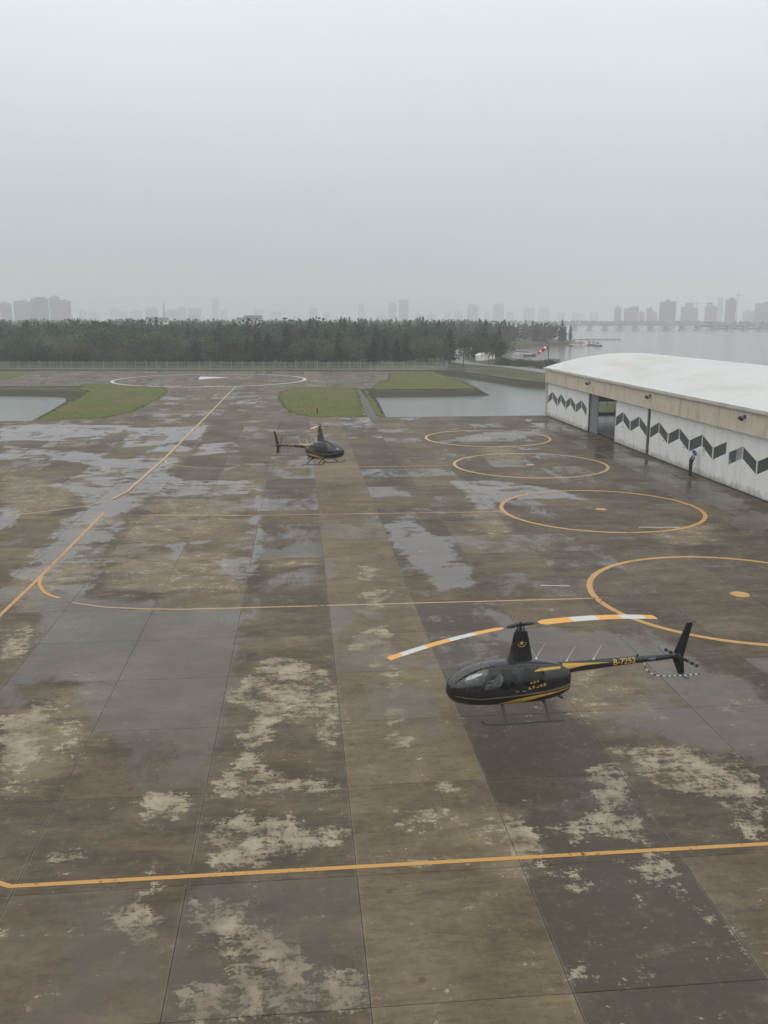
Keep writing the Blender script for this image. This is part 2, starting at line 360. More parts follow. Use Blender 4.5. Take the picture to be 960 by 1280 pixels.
def raster(polys, blur):
    W_, H_ = int(MW/MR), int(MH/MR); a = np.zeros((H_, W_), np.float32)
    for P_ in polys:
        xs = [p[0] for p in P_]; ys = [p[1] for p in P_]
        i0, i1 = max(0, int((min(xs)-MX0)/MR)), min(W_, int((max(xs)-MX0)/MR)+2)
        j0, j1 = max(0, int((min(ys)-MY0)/MR)), min(H_, int((max(ys)-MY0)/MR)+2)
        if i1 <= i0 or j1 <= j0: continue
        gx, gy = np.meshgrid(MX0+(np.arange(i0, i1)+.5)*MR, MY0+(np.arange(j0, j1)+.5)*MR)
        ins = np.zeros(gx.shape, bool)
        for k in range(len(P_)):
            (xa, ya), (xb, yb) = P_[k], P_[k-1]
            if ya == yb: continue
            ins ^= ((ya > gy) != (yb > gy)) & (gx < (xb-xa)*(gy-ya)/(yb-ya)+xa)
        a[j0:j1, i0:i1] = np.maximum(a[j0:j1, i0:i1], ins)
    k = max(1, int(blur/MR)); ker = np.ones(2*k+1)/(2*k+1)
    for _ in range(2):
        a = np.apply_along_axis(lambda r: np.convolve(r, ker, 'same'), 0, a)
        a = np.apply_along_axis(lambda r: np.convolve(r, ker, 'same'), 1, a)
    return a.astype(np.float32)
def make_img(name, chans):
    h, w_ = chans[0].shape; px = np.ones((h, w_, 4), np.float32)
    for i, c in enumerate(chans): px[..., i] = c
    im = bpy.data.images.new(name, w_, h, alpha=True, float_buffer=True); im.colorspace_settings.name = 'Non-Color'
    im.pixels.foreach_set(px.ravel()); im.update(); im.pack(); return im
def grow(P_):
    ar = abs(sum(P_[i-1][0]*P_[i][1]-P_[i][0]*P_[i-1][1] for i in range(len(P_))))/2
    if ar > 1.6: return P_
    mx_, my_ = sum(p[0] for p in P_)/len(P_), sum(p[1] for p in P_)/len(P_); k = 1.7 if ar < .5 else 1.4
    return [(mx_+(a-mx_)*k, my_+(b-my_)*k) for a, b in P_]
PALE = [grow(P_) for P_ in PALE]
stain = make_img('apron_stains', [raster(WET, .35), raster(PALE, .13), raster(DAMP, .7)])
stain2 = make_img('apron_tan', [raster(TAN, .45)])
# tone of each slab: every concrete strip was cast apart and has its own shade
NSX, NSY = 40, 56; IX0, IY0 = -26, -2
tone = np.zeros((NSY, NSX), np.float32)
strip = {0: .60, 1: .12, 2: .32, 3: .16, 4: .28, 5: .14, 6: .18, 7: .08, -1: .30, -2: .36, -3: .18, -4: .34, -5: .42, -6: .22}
for i in range(NSX):
    b = strip.get(i+IX0, .30)
    for j in range(NSY):
        tone[j, i] = b + nprng.normal(0, .10) + (-.50 if (i+IX0 in (1,) and j+IY0 < 6) else 0) + (.22 if j+IY0 > 7 else 0)*(nprng.random()-.35)  # strip under the near helicopter darkened: wet cement plus its painted contact shadow
soak = nprng.random((NSY, NSX)).astype(np.float32)      # how much water each slab holds
toneimg = make_img('apron_slab_tone', [tone, soak])

m, t, N = nodes('wet_concrete')
geo = N('ShaderNodeNewGeometry'); pos = geo.outputs['Position']
def mapto(x0, y0, wx, wy):
    return N('ShaderNodeMapping', ins={'Vector': pos, 'Location': (-x0/wx, -y0/wy, 0), 'Scale': (1/wx, 1/wy, 0)}).outputs[0]
def tex(im, uv, interp='Linear', ext='CLIP'):
    n = N('ShaderNodeTexImage', interpolation=interp, extension=ext, ins={'Vector': uv}); n.image = im; return n
def noise(scale, detail=6, rough=.6, vec=None, dist=0):
    return N('ShaderNodeTexNoise', ins={'Vector': vec or pos, 'Scale': scale, 'Detail': detail, 'Roughness': rough, 'Distortion': dist}).outputs[0]
def mth(op, a, b=None, c=None, clamp=False):
    k = {0: a}
    if b is not None: k[1] = b
    if c is not None: k[2] = c
    return N('ShaderNodeMath', operation=op, use_clamp=clamp, ins=k).outputs[0]
def rng_(v, a, b, lo=0, hi=1, smooth=True):
    return N('ShaderNodeMapRange', interpolation_type='SMOOTHSTEP' if smooth else 'LINEAR', ins={0: v, 1: a, 2: b, 3: lo, 4: hi}).outputs[0]
def mixc(f, a, b):
    return N('ShaderNodeMix', data_type='RGBA', ins={0: f, 6: c4(a) if isinstance(a, tuple) else a, 7: c4(b) if isinstance(b, tuple) else b}).outputs[2]
def uvwarp(amount, scale):
    nv = N('ShaderNodeTexNoise', ins={'Vector': pos, 'Scale': scale, 'Detail': 8, 'Roughness': .7}).outputs[1]
    dv = N('ShaderNodeVectorMath', operation='SUBTRACT', ins={0: nv, 1: (.5, .5, .5)}).outputs[0]
    dv = N('ShaderNodeVectorMath', operation='MULTIPLY', ins={0: dv, 1: (amount, amount*.8, 0)}).outputs[0]
    wv = N('ShaderNodeVectorMath', operation='ADD', ins={0: pos, 1: dv}).outputs[0]
    return N('ShaderNodeMapping', ins={'Vector': wv, 'Location': (-MX0/MW, -MY0/MH, 0), 'Scale': (1/MW, 1/MH, 0)}).outputs[0]
uv = uvwarp(2.6, .75)
S1 = tex(stain, uv); S2 = tex(stain2, uv)
s1 = N('ShaderNodeSeparateColor', ins={0: S1.outputs[0]}); s2 = N('ShaderNodeSeparateColor', ins={0: S2.outputs[0]})
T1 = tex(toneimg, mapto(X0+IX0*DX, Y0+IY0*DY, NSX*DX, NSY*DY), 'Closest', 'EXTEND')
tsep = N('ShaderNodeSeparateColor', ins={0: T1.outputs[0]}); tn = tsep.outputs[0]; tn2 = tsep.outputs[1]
sxyz = N('ShaderNodeSeparateXYZ', ins={0: pos})
stretch = N('ShaderNodeMapping', ins={'Vector': pos, 'Scale': (1, .55, 1)}).outputs[0]
nA = noise(.16, 8, .62); nB = noise(.9, 8, .68); nC = noise(4.5, 6, .7); nD = noise(28, 3, .6); nE = noise(.045, 5, .55); nF = noise(.35, 9, .7, stretch, .4)
# far field: beyond the outlined part more standing water, from noise alone
far = rng_(sxyz.outputs[1], 95, 150)
# masks
nG = noise(.55, 9, .72, N('ShaderNodeMapping', ins={'Vector': pos, 'Scale': (.55, 1.5, 1)}).outputs[0], .6)
wet_f = mth('ADD', mth('MULTIPLY', s1.outputs[0], .42), mth('ADD', mth('MULTIPLY_ADD', nF, 1.3, -.40), mth('MULTIPLY_ADD', nG, 1.0, -.25)))
wet_f = mth('ADD', wet_f, mth('MULTIPLY', far, .16))
wet_f = mth('ADD', wet_f, mth('MULTIPLY_ADD', tn, -.22, .066))
wet_f = mth('ADD', wet_f, mth('MULTIPLY_ADD', nC, .30, -.15))
wet_f = mth('ADD', wet_f, mth('MULTIPLY_ADD', tn2, .22, -.11))
wet = rng_(wet_f, .70, .95)
damp = rng_(mth('ADD', mth('MULTIPLY', s1.outputs[2], .40), mth('ADD', mth('MULTIPLY_ADD', nF, 1.3, -.47), mth('MULTIPLY_ADD', tn2, .50, .07))), .60, .80)
pale_n = mth('ADD', mth('MULTIPLY_ADD', nB, 1.35, -.675), mth('MULTIPLY_ADD', nC, .95, .025))
nS0 = noise(3.2, 8, .78, N('ShaderNodeMapping', ins={'Vector': pos, 'Scale': (.35, 1.6, 1)}).outputs[0]); nP0 = noise(2.2, 12, .82); nQ0 = noise(11, 5, .75)
pale_n = mth('ADD', pale_n, mth('ADD', mth('MULTIPLY_ADD', nP0, 1.35, -.675), mth('MULTIPLY_ADD', nQ0, .95, -.475)))
pale_m = mth('ADD', mth('MULTIPLY', s1.outputs[1], .42), mth('MULTIPLY', s2.outputs[0], .19))
pale_m = mth('ADD', pale_m, mth('MULTIPLY_ADD', nS0, -1.3, .60))
pale = rng_(mth('ADD', pale_m, pale_n), .77, .85)
speck = rng_(mth('ADD', mth('MULTIPLY', nB, .55), mth('MULTIPLY', nC, .5)), .69, .76, 0, .45)
pale = mth('MAXIMUM', pale, speck)
tan_ = rng_(mth('ADD', mth('MULTIPLY', s2.outputs[0], .36), mth('ADD', mth('MULTIPLY_ADD', nG, 1.3, -.45), mth('MULTIPLY', nC, .45))), .46, .92)
# base colour: dark wet cement to olive dry cement
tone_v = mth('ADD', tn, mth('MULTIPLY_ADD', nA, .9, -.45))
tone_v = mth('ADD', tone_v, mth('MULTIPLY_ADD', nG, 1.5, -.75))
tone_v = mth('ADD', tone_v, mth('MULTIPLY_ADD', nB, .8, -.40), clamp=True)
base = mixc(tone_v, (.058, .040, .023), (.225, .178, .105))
base = mixc(rng_(nC, .3, .75, 0, .35), base, (.040, .031, .022))
nP = noise(2.2, 12, .82); nQ = noise(11, 5, .75); nS = noise(3.2, 8, .78, N('ShaderNodeMapping', ins={'Vector': pos, 'Scale': (.35, 1.6, 1)}).outputs[0])
base = mixc(rng_(nS, .50, .64, 0, .40), base, (.030, .024, .018))
base = mixc(rng_(nP, .52, .66, 0, .38), base, (.24, .20, .135))
base = mixc(rng_(nQ, .56, .70, 0, .35), base, (.030, .025, .019))
base = mixc(mth('MULTIPLY', tan_, .75), base, (.225, .178, .105))
pale_c = mixc(rng_(mth('ADD', mth('MULTIPLY', nB, .45), mth('ADD', mth('MULTIPLY', nG, .25), mth('MULTIPLY', nP0, .30))), .42, .58), (.235, .200, .138), (.410, .360, .258))
base = mixc(mth('MULTIPLY', pale, mth('MULTIPLY_ADD', nB, 1.2, .15, clamp=True)), base, pale_c)
# hairline ghosting beside the long joints, dark trickles across
jx = mth('ABSOLUTE', mth('SUBTRACT', mth('FRACT', mth('ADD', mth('DIVIDE', mth('SUBTRACT', sxyz.outputs[0], X0), DX), 50.5)), .5))
near = rng_(jx, .0, .016, .42, 0)
base = mixc(mth('MULTIPLY', near, rng_(nB, .30, .58)), base, (.26, .235, .19))
spots = N('ShaderNodeTexVoronoi', ins={'Vector': pos, 'Scale': .55, 'Randomness': 1.0}).outputs['Distance']
base = mixc(rng_(mth('ADD', spots, mth('MULTIPLY', nC, .12)), .09, .13, .5, 0), base, (.04, .036, .03))
crack = N('ShaderNodeTexVoronoi', feature='DISTANCE_TO_EDGE', ins={'Vector': N('ShaderNodeVectorMath', operation='ADD', ins={0: pos, 1: N('ShaderNodeTexNoise', ins={'Vector': pos, 'Scale': .8, 'Detail': 6}).outputs[1]}).outputs[0], 'Scale': .085}).outputs['Distance']
base = mixc(mth('MULTIPLY', rng_(crack, .0, .003, .3, 0), rng_(nE, .5, .55)), base, (.03, .028, .025))
base = mixc(mth('MULTIPLY_ADD', nD, .35, -.08, clamp=True), base, (.05, .046, .04))
# water darkens cement and makes it glossy
base = mixc(mth('MULTIPLY', damp, .45), base, (.072, .053, .038))
base = mixc(mth('MULTIPLY', wet, .50), base, (.084, .063, .045))
dry_r = mth('SUBTRACT', .72, mth('MULTIPLY', tn, -.25))
rough = mth('SUBTRACT', dry_r, mth('MULTIPLY', damp, .42))
rough = mth('SUBTRACT', rough, mth('MULTIPLY', rng_(nA, .35, .7), .16))
rough = mth('ADD', rough, mth('MULTIPLY', pale, .25))
rough_w = N('ShaderNodeMix', data_type='FLOAT', ins={0: wet, 2: rough, 3: mth('MULTIPLY_ADD', nG, .24, -.04, clamp=True)}).outputs[0]
hgt = mth('ADD', mth('MULTIPLY', nC, .6), mth('MULTIPLY', nD, .4))
hgt = mth('ADD', hgt, mth('MULTIPLY', pale, .5))
bstr = mth('SUBTRACT', .55, mth('MULTIPLY', wet, .50))
bp = N('ShaderNodeBump', ins={'Height': hgt, 'Strength': bstr, 'Distance': .006})
bs = N('ShaderNodeBsdfPrincipled', ins={'Base Color': base, 'Roughness': rough_w, 'IOR': 1.45, 'Specular Tint': (1, .955, .915, 1), 'Normal': bp.outputs[0]})
N('ShaderNodeOutputMaterial', ins={'Surface': bs.outputs[0]})
M['concrete'] = m
M['joint'] = simple('joint_filler', (.095, .082, .062), .7, var=.3)

def paint(name, col, wear_at, wet_amt=.5):
    m, t, N = nodes(name); geo = N('ShaderNodeNewGeometry'); pos = geo.outputs['Position']
    n1 = N('ShaderNodeTexNoise', ins={'Vector': pos, 'Scale': 5, 'Detail': 8, 'Roughness': .75})
    n2 = N('ShaderNodeTexNoise', ins={'Vector': pos, 'Scale': .5, 'Detail': 5, 'Roughness': .6})
    ad = N('ShaderNodeMath', operation='MULTIPLY_ADD', ins={0: n2.outputs[0], 1: .6, 2: n1.outputs[0]})
    wr = N('ShaderNodeMapRange', ins={0: ad.outputs[0], 1: wear_at, 2: wear_at+.10})
    cc = N('ShaderNodeMix', data_type='RGBA', ins={0: n1.outputs[0], 6: c4([x*.78 for x in col]), 7: c4([min(1, x*1.12) for x in col])})
    bs = N('ShaderNodeBsdfPrincipled', ins={'Base Color': cc.outputs[2], 'Roughness': wet_amt})
    tr = N('ShaderNodeBsdfTransparent')
    ms = N('ShaderNodeMixShader', ins={0: wr.outputs[0], 1: bs.outputs[0], 2: tr.outputs[0]})
    N('ShaderNodeOutputMaterial', ins={'Surface': ms.outputs[0]}); return m
M['orange_paint'] = paint('orange_paint', (.52, .27, .06), .88, .45)
M['orange_faded'] = paint('orange_faded', (.50, .32, .11), .90, .4)
M['white_road_paint'] = paint('white_road_paint', (.60, .60, .56), .98, .4)

apron = empty('concrete_apron', kind='structure')
# joint bed under the slabs
bed = MB()
PAD_POLY_NEAR = [(-110, 5), (X0+DX*8.15, 5), (X0+DX*8.15, 131.2), (-110, 131.2)]
bed.add([(x, y, -.035) for x, y in PAD_POLY_NEAR], [(0, 1, 2, 3)])
bed.build('joint_bed', M['joint'], apron)
def slab_mesh(wx, wy, g=.008, c=.009, th=.12):
    a, b = wx/2-g, wy/2-g
    V = [(-a, -b, -th), (a, -b, -th), (a, b, -th), (-a, b, -th), (-a, -b, -c), (a, -b, -c), (a, b, -c), (-a, b, -c),
         (-a+c, -b+c, 0), (a-c, -b+c, 0), (a-c, b-c, 0), (-a+c, b-c, 0)]
    F = [(8, 9, 10, 11)] + [(i, (i+1) % 4, (i+1) % 4+4, i+4) for i in range(4)] + [(i+4, (i+1) % 4+4, (i+1) % 4+8, i+8) for i in range(4)]
    return V, F
sv, sf = slab_mesh(DX, DY); slab_me = mesh('slab', sv, sf, M['concrete'])
cand = []
WALLX = 37.12
LASTX = X0 + DX*8
for i in range(-25, 8):
    for j in range(-2, 25):
        cand.append((i, j, X0+(i+.5)*DX, Y0+(j+.5)*DY))
ps, cs = math.sin(R(5.394)), math.cos(R(5.394))
def inview(x, y, mg=3.5):
    u, d = x*cs - y*ps, x*ps + y*cs
    return d > 13 and abs(u) < .4336*(d*.977+3.07) + mg
vis = sorted([c for c in cand if inview(c[2], c[3])], key=lambda c: c[2]**2+c[3]**2)
near_set = vis[:292]; rest = [c for c in cand if c not in near_set]
for i, j, x, y in near_set:
    link('slab', slab_me, apron, (x, y, -rng.random()*.003), (rng.uniform(-.0004, .0004), rng.uniform(-.0004, .0004), 0))
def slabs_joined(name, lst):
    V = []; F = []
    for i, j, x, y in lst:
        b = len(V); z = -rng.random()*.003
        V += [(p[0]+x, p[1]+y, p[2]+z) for p in sv]; F += [tuple(q+b for q in f) for f in sf]
    return link(name, mesh(name, V, F, M['concrete']), apron, kind='stuff')
for i in range(-17, 9):
    for j in range(25, 53):
        x, y = X0+(i+.5)*DX, Y0+(j+.5)*DY
        if (-40 < x < 12.3) or (x < -38 and y > 201) or (x > 12.3 and x < 38 and y > 186): rest.append((i, j, x, y))
slabs_joined('far_slab', rest)
mb = MB(); mb.add([(-38.5, 131.2, -.035), (12.3, 131.2, -.035), (12.3, 260, -.035), (-38.5, 260, -.035)], [(0, 1, 2, 3)])
mb.add([(-74, 201, -.036), (-38.5, 201, -.036), (-38.5, 260, -.036), (-74, 260, -.036)], [(0, 1, 2, 3)])
mb.add([(12.3, 186, -.036), (37, 186, -.036), (37, 260, -.036), (12.3, 260, -.036)], [(0, 1, 2, 3)])
mb.build('far_joint_bed', M['joint'], apron)
# narrow strip of concrete up to the hangar wall
mb = MB(); mb.box(((LASTX+WALLX+.6)/2, 70, -.062), (WALLX+.6-LASTX-.03, 122.4, .12)); mb.build('wall_strip', M['concrete'], apron)

# painted markings
def stroke(pts, wd, z, name, mat, closed=False, dash=None):
    V = []; F = []; n = len(pts)
    P_ = [Vector((p[0], p[1])) for p in pts]
    for i, p in enumerate(P_):
        a = P_[i-1] if (i > 0 or closed) else p; b = P_[(i+1) % n] if (i < n-1 or closed) else p
        d = (b-a).normalized(); nn = Vector((-d.y, d.x))*wd/2
        V += [(p.x+nn.x, p.y+nn.y, z), (p.x-nn.x, p.y-nn.y, z)]
    for i in range(n if closed else n-1):
        j = (i+1) % n
        if dash and not dash(i): continue
        F.append((2*i+1, 2*j+1, 2*j, 2*i))
    return link(name, mesh(name, V, F, mat), apron)
def circle(cx, cy, r, n=96, a0=0, a1=360): return [(cx+r*math.cos(R(a0+(a1-a0)*k/n)), cy+r*math.sin(R(a0+(a1-a0)*k/n))) for k in range(n + (0 if a1-a0 == 360 else 1))]
def dense(pts, step=.6):
    o = []
    for a, b in zip(pts, pts[1:]):
        k = max(1, int(math.hypot(b[0]-a[0], b[1]-a[1])/step))
        o += [(a[0]+(b[0]-a[0])*i/k, a[1]+(b[1]-a[1])*i/k) for i in range(k)]
    return o + [pts[-1]]
ZP = .005
for k, cy in enumerate((43.3, 65.0, 86.4, 107.0)):
    stroke(circle(22.95, cy, 7.62), .30 if k else .32, ZP, 'painted_ring', M['orange_paint'] if k < 2 else M['orange_faded'], True)
    d = circle(22.95 if k else 23.2, cy, .5 if k == 0 else .42, 24)
    link('centre_mark', mesh('centre_mark', [(x, y, ZP) for x, y in d], [tuple(range(24))], M['orange_paint'] if k < 2 else M['orange_faded']), apron)
stroke(circle(-21.3, 217, 22.6, 120), .75, .035, 'helipad_ring', M['white_road_paint'], True)
link('helipad_triangle', mesh('helipad_triangle', [(-25.0, 229, .035), (-24.3, 218.2, .035), (-17.2, 226.2, .035)], [(0, 1, 2)], M['white_road_paint']), apron)
stroke(dense([(-14, 24.6), (-7.75, 21.2), (30, 21.15)]), .16, ZP, 'painted_line', M['orange_paint'])
stroke(dense([(-30, 43.7), (-15.05, 43.3)][1:] + [(-14.95, 50.3), (-15.0, 67.6)]), .20, ZP, 'painted_line', M['orange_paint'])
stroke(dense([(-15.1, 20), (-15.05, 43.3)]), .20, ZP, 'painted_line', M['orange_paint'])
stroke(dense([(-15.4, 72.5), (-14.8, 75.6), (-14.3, 94.6), (-14.1, 126.2), (-13.8, 195)]), .26, .03, 'painted_line', M['orange_faded'])
stroke(dense([(-14.93, 50.3), (-14.6, 48.7), (-14.0, 47.3), (-13.4, 46.5), (-12.8, 46.0)]), .2, ZP+.004, 'painted_line', M['orange_paint'])
stroke(dense([(-12, 45.2), (-10.2, 44.3), (-8.1, 43.8), (-6.1, 43.55), (-3.3, 43.5), (15.3, 43.35)]), .13, ZP, 'painted_line', M['orange_faded'])
stroke(dense([(-11.6, 66.2), (-4.1, 65.3), (15.3, 64.9)]), .12, ZP, 'painted_line', M['orange_faded'])
stroke(dense([(-33, 64.5), (-26, 65.5), (-22.4, 66.6), (-19.4, 68.3), (-16.8, 70.1), (-15.4, 72.5)]), .14, ZP, 'painted_line', M['orange_faded'])
stroke(dense([(-14.3, 93.5), (-13.6, 90.8), (-12.3, 89.2), (-10, 87.6), (-6, 86.95), (15.2, 86.6)]), .13, ZP, 'painted_line', M['orange_faded'])
stroke(dense([(13.0, 45.9), (14.6, 45.6)]), .10, ZP, 'painted_line', M['white_road_paint'])
stroke(dense([(26.5, 58.6), (23.6, 58.9)]), .14, ZP, 'painted_line', M['white_road_paint'])

# ------------------------------------------------------------------ land with the two ponds cut into it, rivers, banks
def offset_poly(P_, d):
    n = len(P_); o = []
    area = sum(P_[i-1][0]*P_[i][1]-P_[i][0]*P_[i-1][1] for i in range(n)); s = 1 if area > 0 else -1
    for i in range(n):
        a, b, c = Vector(P_[i-1]), Vector(P_[i]), Vector(P_[(i+1) % n])
        d1 = (b-a).normalized(); d2 = (c-b).normalized()
        n1 = Vector((-d1.y, d1.x))*s; n2 = Vector((-d2.y, d2.x))*s
        mm = (n1+n2); mm = mm/max(.35, mm.dot(n1)) if mm.length > 0 else n1
        o.append((b.x+mm.x*d, b.y+mm.y*d))
    return o
PONDL_TOP = [(-140, 131.3), (-41, 131.3), (-38.6, 133), (-41.8, 176), (-43.2, 185), (-47, 190), (-69, 194), (-140, 199)]
PONDL_TOE = [(-140, 131.5), (-42.3, 131.5), (-41.6, 134), (-45.6, 174), (-47.5, 181), (-50.5, 184.5), (-69, 188.2), (-140, 193)]
PONDR_TOP = [(12.3, 131.3), (39.2, 131.3), (43.5, 150), (60, 168), (75, 178), (68, 187), (52.6, 201), (46.8, 226), (42.5, 246), (37.4, 243), (37.6, 234), (38.4, 206), (37.4, 183), (25, 181.6), (13.4, 182.4)]
PONDR_TOE = [(13.6, 131.5), (38.6, 131.5), (42.7, 150.5), (59, 169), (71.5, 178.5), (66, 185.5), (50.6, 200), (44.6, 225.6), (41.4, 242), (39.6, 240), (40.0, 234), (41.2, 204), (39.6, 179.6), (25, 176.6), (15.6, 176.6)]
RIVER = [(95, -300), (95, 250), (91, 300), (84.5, 322), (81.5, 339), (77.5, 360), (84, 395), (96.4, 431), (117.5, 475), (140, 520), (166, 541), (190, 600), (170, 700), (190, 900), (230, 1150), (300, 1500), (420, 1905), (900, 1900), (2600, 1900), (4600, 1900)]
OUT = RIVER + [(4600, 4600), (-4600, 4600), (-4600, -300)]
def riv_off(P_, d):
    o = offset_poly(P_, -d)
    return o
vs = []; ed = []; zs = []
def addloop(P_, z, closed=True):
    b = len(vs)
    for p in P_: vs.append(Vector((p[0], p[1]))); zs.append(z)
    for i in range(len(P_) if closed else len(P_)-1): ed.append((b+i, b+(i+1) % len(P_)))
for P_, z in ((PONDL_TOP, -.05), (PONDL_TOE, -1.4), (PONDR_TOP, -.05), (PONDR_TOE, -1.4)): addloop(P_, z)
ro = OUT; inner = offset_poly(OUT, 3.5)
addloop(ro, -2.6); addloop([(max(-4590, min(4590, x)), max(-290, min(4590, y))) for x, y in inner], -.05)
# interior helper points keep triangles moderate
r = geometry.delaunay_2d_cdt(vs, ed, [], 0, 1e-4)
vo_, fo_, orig = r[0], r[2], r[3]
zz = [(-.05 if not o else zs[o[0]]) for o in orig]
def inside(P_, x, y):
    c = False
    for i in range(len(P_)):
        (xa, ya), (xb, yb) = P_[i], P_[i-1]
        if (ya > y) != (yb > y) and x < (xb-xa)*(y-ya)/(yb-ya)+xa: c = not c
    return c
F = []; FM = []
for f in fo_:
    cx_ = sum(vo_[i].x for i in f)/len(f); cy_ = sum(vo_[i].y for i in f)/len(f)
    if not inside(OUT, cx_, cy_): continue
    a, b, c = (vo_[i] for i in f[:3])
    if (b-a).cross(c-a) < 0: f = f[::-1]
    F.append(tuple(f)); lo = min(zz[i] for i in f) < -.5
    FM.append(1 if lo else 0)
# drop land 12 cm under the slab field so nothing is coplanar
land = link('ground', mesh('ground', [(v.x, v.y, z-.10) for v, z in zip(vo_, zz)], F, [M['land'], M['bank']], FM), kind='structure')
mb = MB(); mb.add([(-4700, -340, -2.1), (4700, -340, -2.1), (4700, 4700, -2.1), (-4700, 4700, -2.1)], [(0, 1, 2, 3)])
river = mb.build('river_water', M['river'], kind='structure')
for nm, P_, z in (('pond_water', PONDL_TOE, -1.12), ('pond_water', PONDR_TOE, -1.12)):
    big = offset_poly(P_, -1.6)
    mb = MB(); mb.add([(x, y, z) for x, y in big], [tuple(range(len(big)))])
    mb.build(nm, M['pond'], kind='structure')
wall = MB()
wall.box((-75, 131.42, -.85), (74, .36, 1.72)); wall.box((26, 131.42, -.85), (27, .36, 1.72))
wall.build('retaining_kerb', M['kerb'], kind='structure')

def lawn(P_, z=.05):
    Q = []
    for a, b in zip(P_, P_[1:]+P_[:1]):
        k = max(1, int(math.hypot(b[0]-a[0], b[1]-a[1])/1.2))
        for i in range(k):
            t_ = i/k; Q.append((a[0]+(b[0]-a[0])*t_+rng.uniform(-.38, .38), a[1]+(b[1]-a[1])*t_+rng.uniform(-1.0, 1.0)))
    mb = MB(); mb.prism(Q, 'z', -.2, z); mb.build('lawn', M['grass'], kind='structure')
lawn([(-38.3, 133), (-37.5, 132), (-29, 133.6), (-26.4, 142.7), (-25.9, 163.8), (-26.6, 181.7), (-29, 194.6), (-39.7, 201.5), (-47, 205), (-46.2, 191), (-42.9, 186), (-41.3, 176)])
lawn([(-90, 259), (-73.9, 258), (-71.2, 240), (-70.5, 222), (-90, 220)])
lawn([(-2.9, 151), (-3.9, 166.7), (-3.5, 181.5), (-.8, 188.6), (4, 190.6), (11.9, 188.5), (9.5, 133.4), (8.4, 132.4), (1.4, 133.7), (-1.5, 139.2)])
lawn([(14.8, 184.2), (17, 198), (21.2, 212.7), (24.4, 239), (37.0, 241), (37.0, 228), (37.6, 205.6), (36.7, 184)])
lawn([(11.5, 132.2), (12.5, 132.2), (13.5, 182), (13.2, 187.5)], .04)
# rough tufts on the lawns, denser along their edges
LAWNS = [[(-38.3, 133), (-29, 133.6), (-26.4, 142.7), (-25.9, 163.8), (-26.6, 181.7), (-29, 194.6), (-39.7, 201.5), (-47, 205), (-46.2, 191), (-42.9, 186), (-41.3, 176)],
 [(-2.9, 151), (-3.9, 166.7), (-3.5, 181.5), (-.8, 188.6), (4, 190.6), (11.9, 188.5), (9.5, 133.4), (8.4, 132.4), (1.4, 133.7), (-1.5, 139.2)],
 [(14.8, 184.2), (17, 198), (21.2, 212.7), (24.4, 239), (37.0, 241), (37.0, 228), (37.6, 205.6), (36.7, 184)]]
BANKS = [PONDL_TOP, PONDR_TOP]
TUFTS = []
for P_ in LAWNS:
    for a, b in zip(P_, P_[1:]+P_[:1]):
        for q in range(int(math.hypot(b[0]-a[0], b[1]-a[1])*5)):
            t_ = rng.random(); TUFTS.append((a[0]+(b[0]-a[0])*t_+rng.gauss(0, .28), a[1]+(b[1]-a[1])*t_+rng.gauss(0, .5), .10))
    xs = [p[0] for p in P_]; ys = [p[1] for p in P_]
    for q in range(1500):
        x, y = rng.uniform(min(xs), max(xs)), rng.uniform(min(ys), max(ys))
        if inside(P_, x, y): TUFTS.append((x, y, .10))
for P_ in BANKS:
    for a, b in zip(P_, P_[1:]+P_[:1]):
        if a[1] < 135 and b[1] < 135: continue
        for q in range(int(math.hypot(b[0]-a[0], b[1]-a[1])*5)):
            t_ = rng.random(); TUFTS.append((a[0]+(b[0]-a[0])*t_+rng.gauss(0, .6), a[1]+(b[1]-a[1])*t_+rng.gauss(0, .8), -.05))
# kerb line below the fence
def fence_y(x): return 262.9 - (x+84.5)*15.8/125.8
mb = MB()
for a in range(-150, 44, 4):
    y = fence_y(a+2); mb.box((a+2, y-.9, .12), (3.98, .3, .5), rot=-.1249)
mb.build('kerb_wall', M['kerb'], kind='structure')
mb = MB()
pts = [(42, 246), (46.8, 230), (50, 212), (53, 202), (60, 194), (75, 186)]
for a, b in zip(pts, pts[1:]):
    an = math.atan2(b[1]-a[1], b[0]-a[0]); mb.box(((a[0]+b[0])/2+.6, (a[1]+b[1])/2+.5, .05), (math.hypot(b[0]-a[0], b[1]-a[1]), .5, .4), rot=an)
mb.build('kerb_wall', M['kerb'], kind='structure')

# road on the embankment
def band(name, pts, wd, z, mat, **k):
    V = []; F = []
    for i, p in enumerate(pts):
        a = Vector(pts[max(0, i-1)]); b = Vector(pts[min(len(pts)-1, i+1)]); d = (b-a).normalized()
        V += [(p[0]-d.y*wd/2, p[1]+d.x*wd/2, z), (p[0]+d.y*wd/2, p[1]-d.x*wd/2, z)]
        if i: F.append((2*i-2, 2*i-1, 2*i+1, 2*i))
    me = mesh(name, V, F, mat)
    b = bmesh.new(); b.from_mesh(me); bmesh.ops.recalc_face_normals(b, faces=b.faces)
    if sum(f.normal.z for f in b.faces) < 0: bmesh.ops.reverse_faces(b, faces=b.faces)
    b.to_mesh(me); b.free()
    return link(name, me, **k)
RD = [(84, 150), (76, 200), (69, 232), (66.5, 255), (62, 273), (56, 288), (54.5, 302), (57, 325), (66, 372), (74, 410), (86, 450)]
rd = []
for i in range(len(RD)-1):
    p0, p1, p2, p3 = (Vector(RD[max(0, min(len(RD)-1, i+k))]) for k in (-1, 0, 1, 2))
    for s in range(6):
        t_ = s/6; q = .5*((2*p1)+(-p0+p2)*t_+(2*p0-5*p1+4*p2-p3)*t_*t_+(-p0+3*p1-3*p2+p3)*t_**3); rd.append((q.x, q.y))
band('road', rd, 5.0, -.06, M['road'], kind='structure')
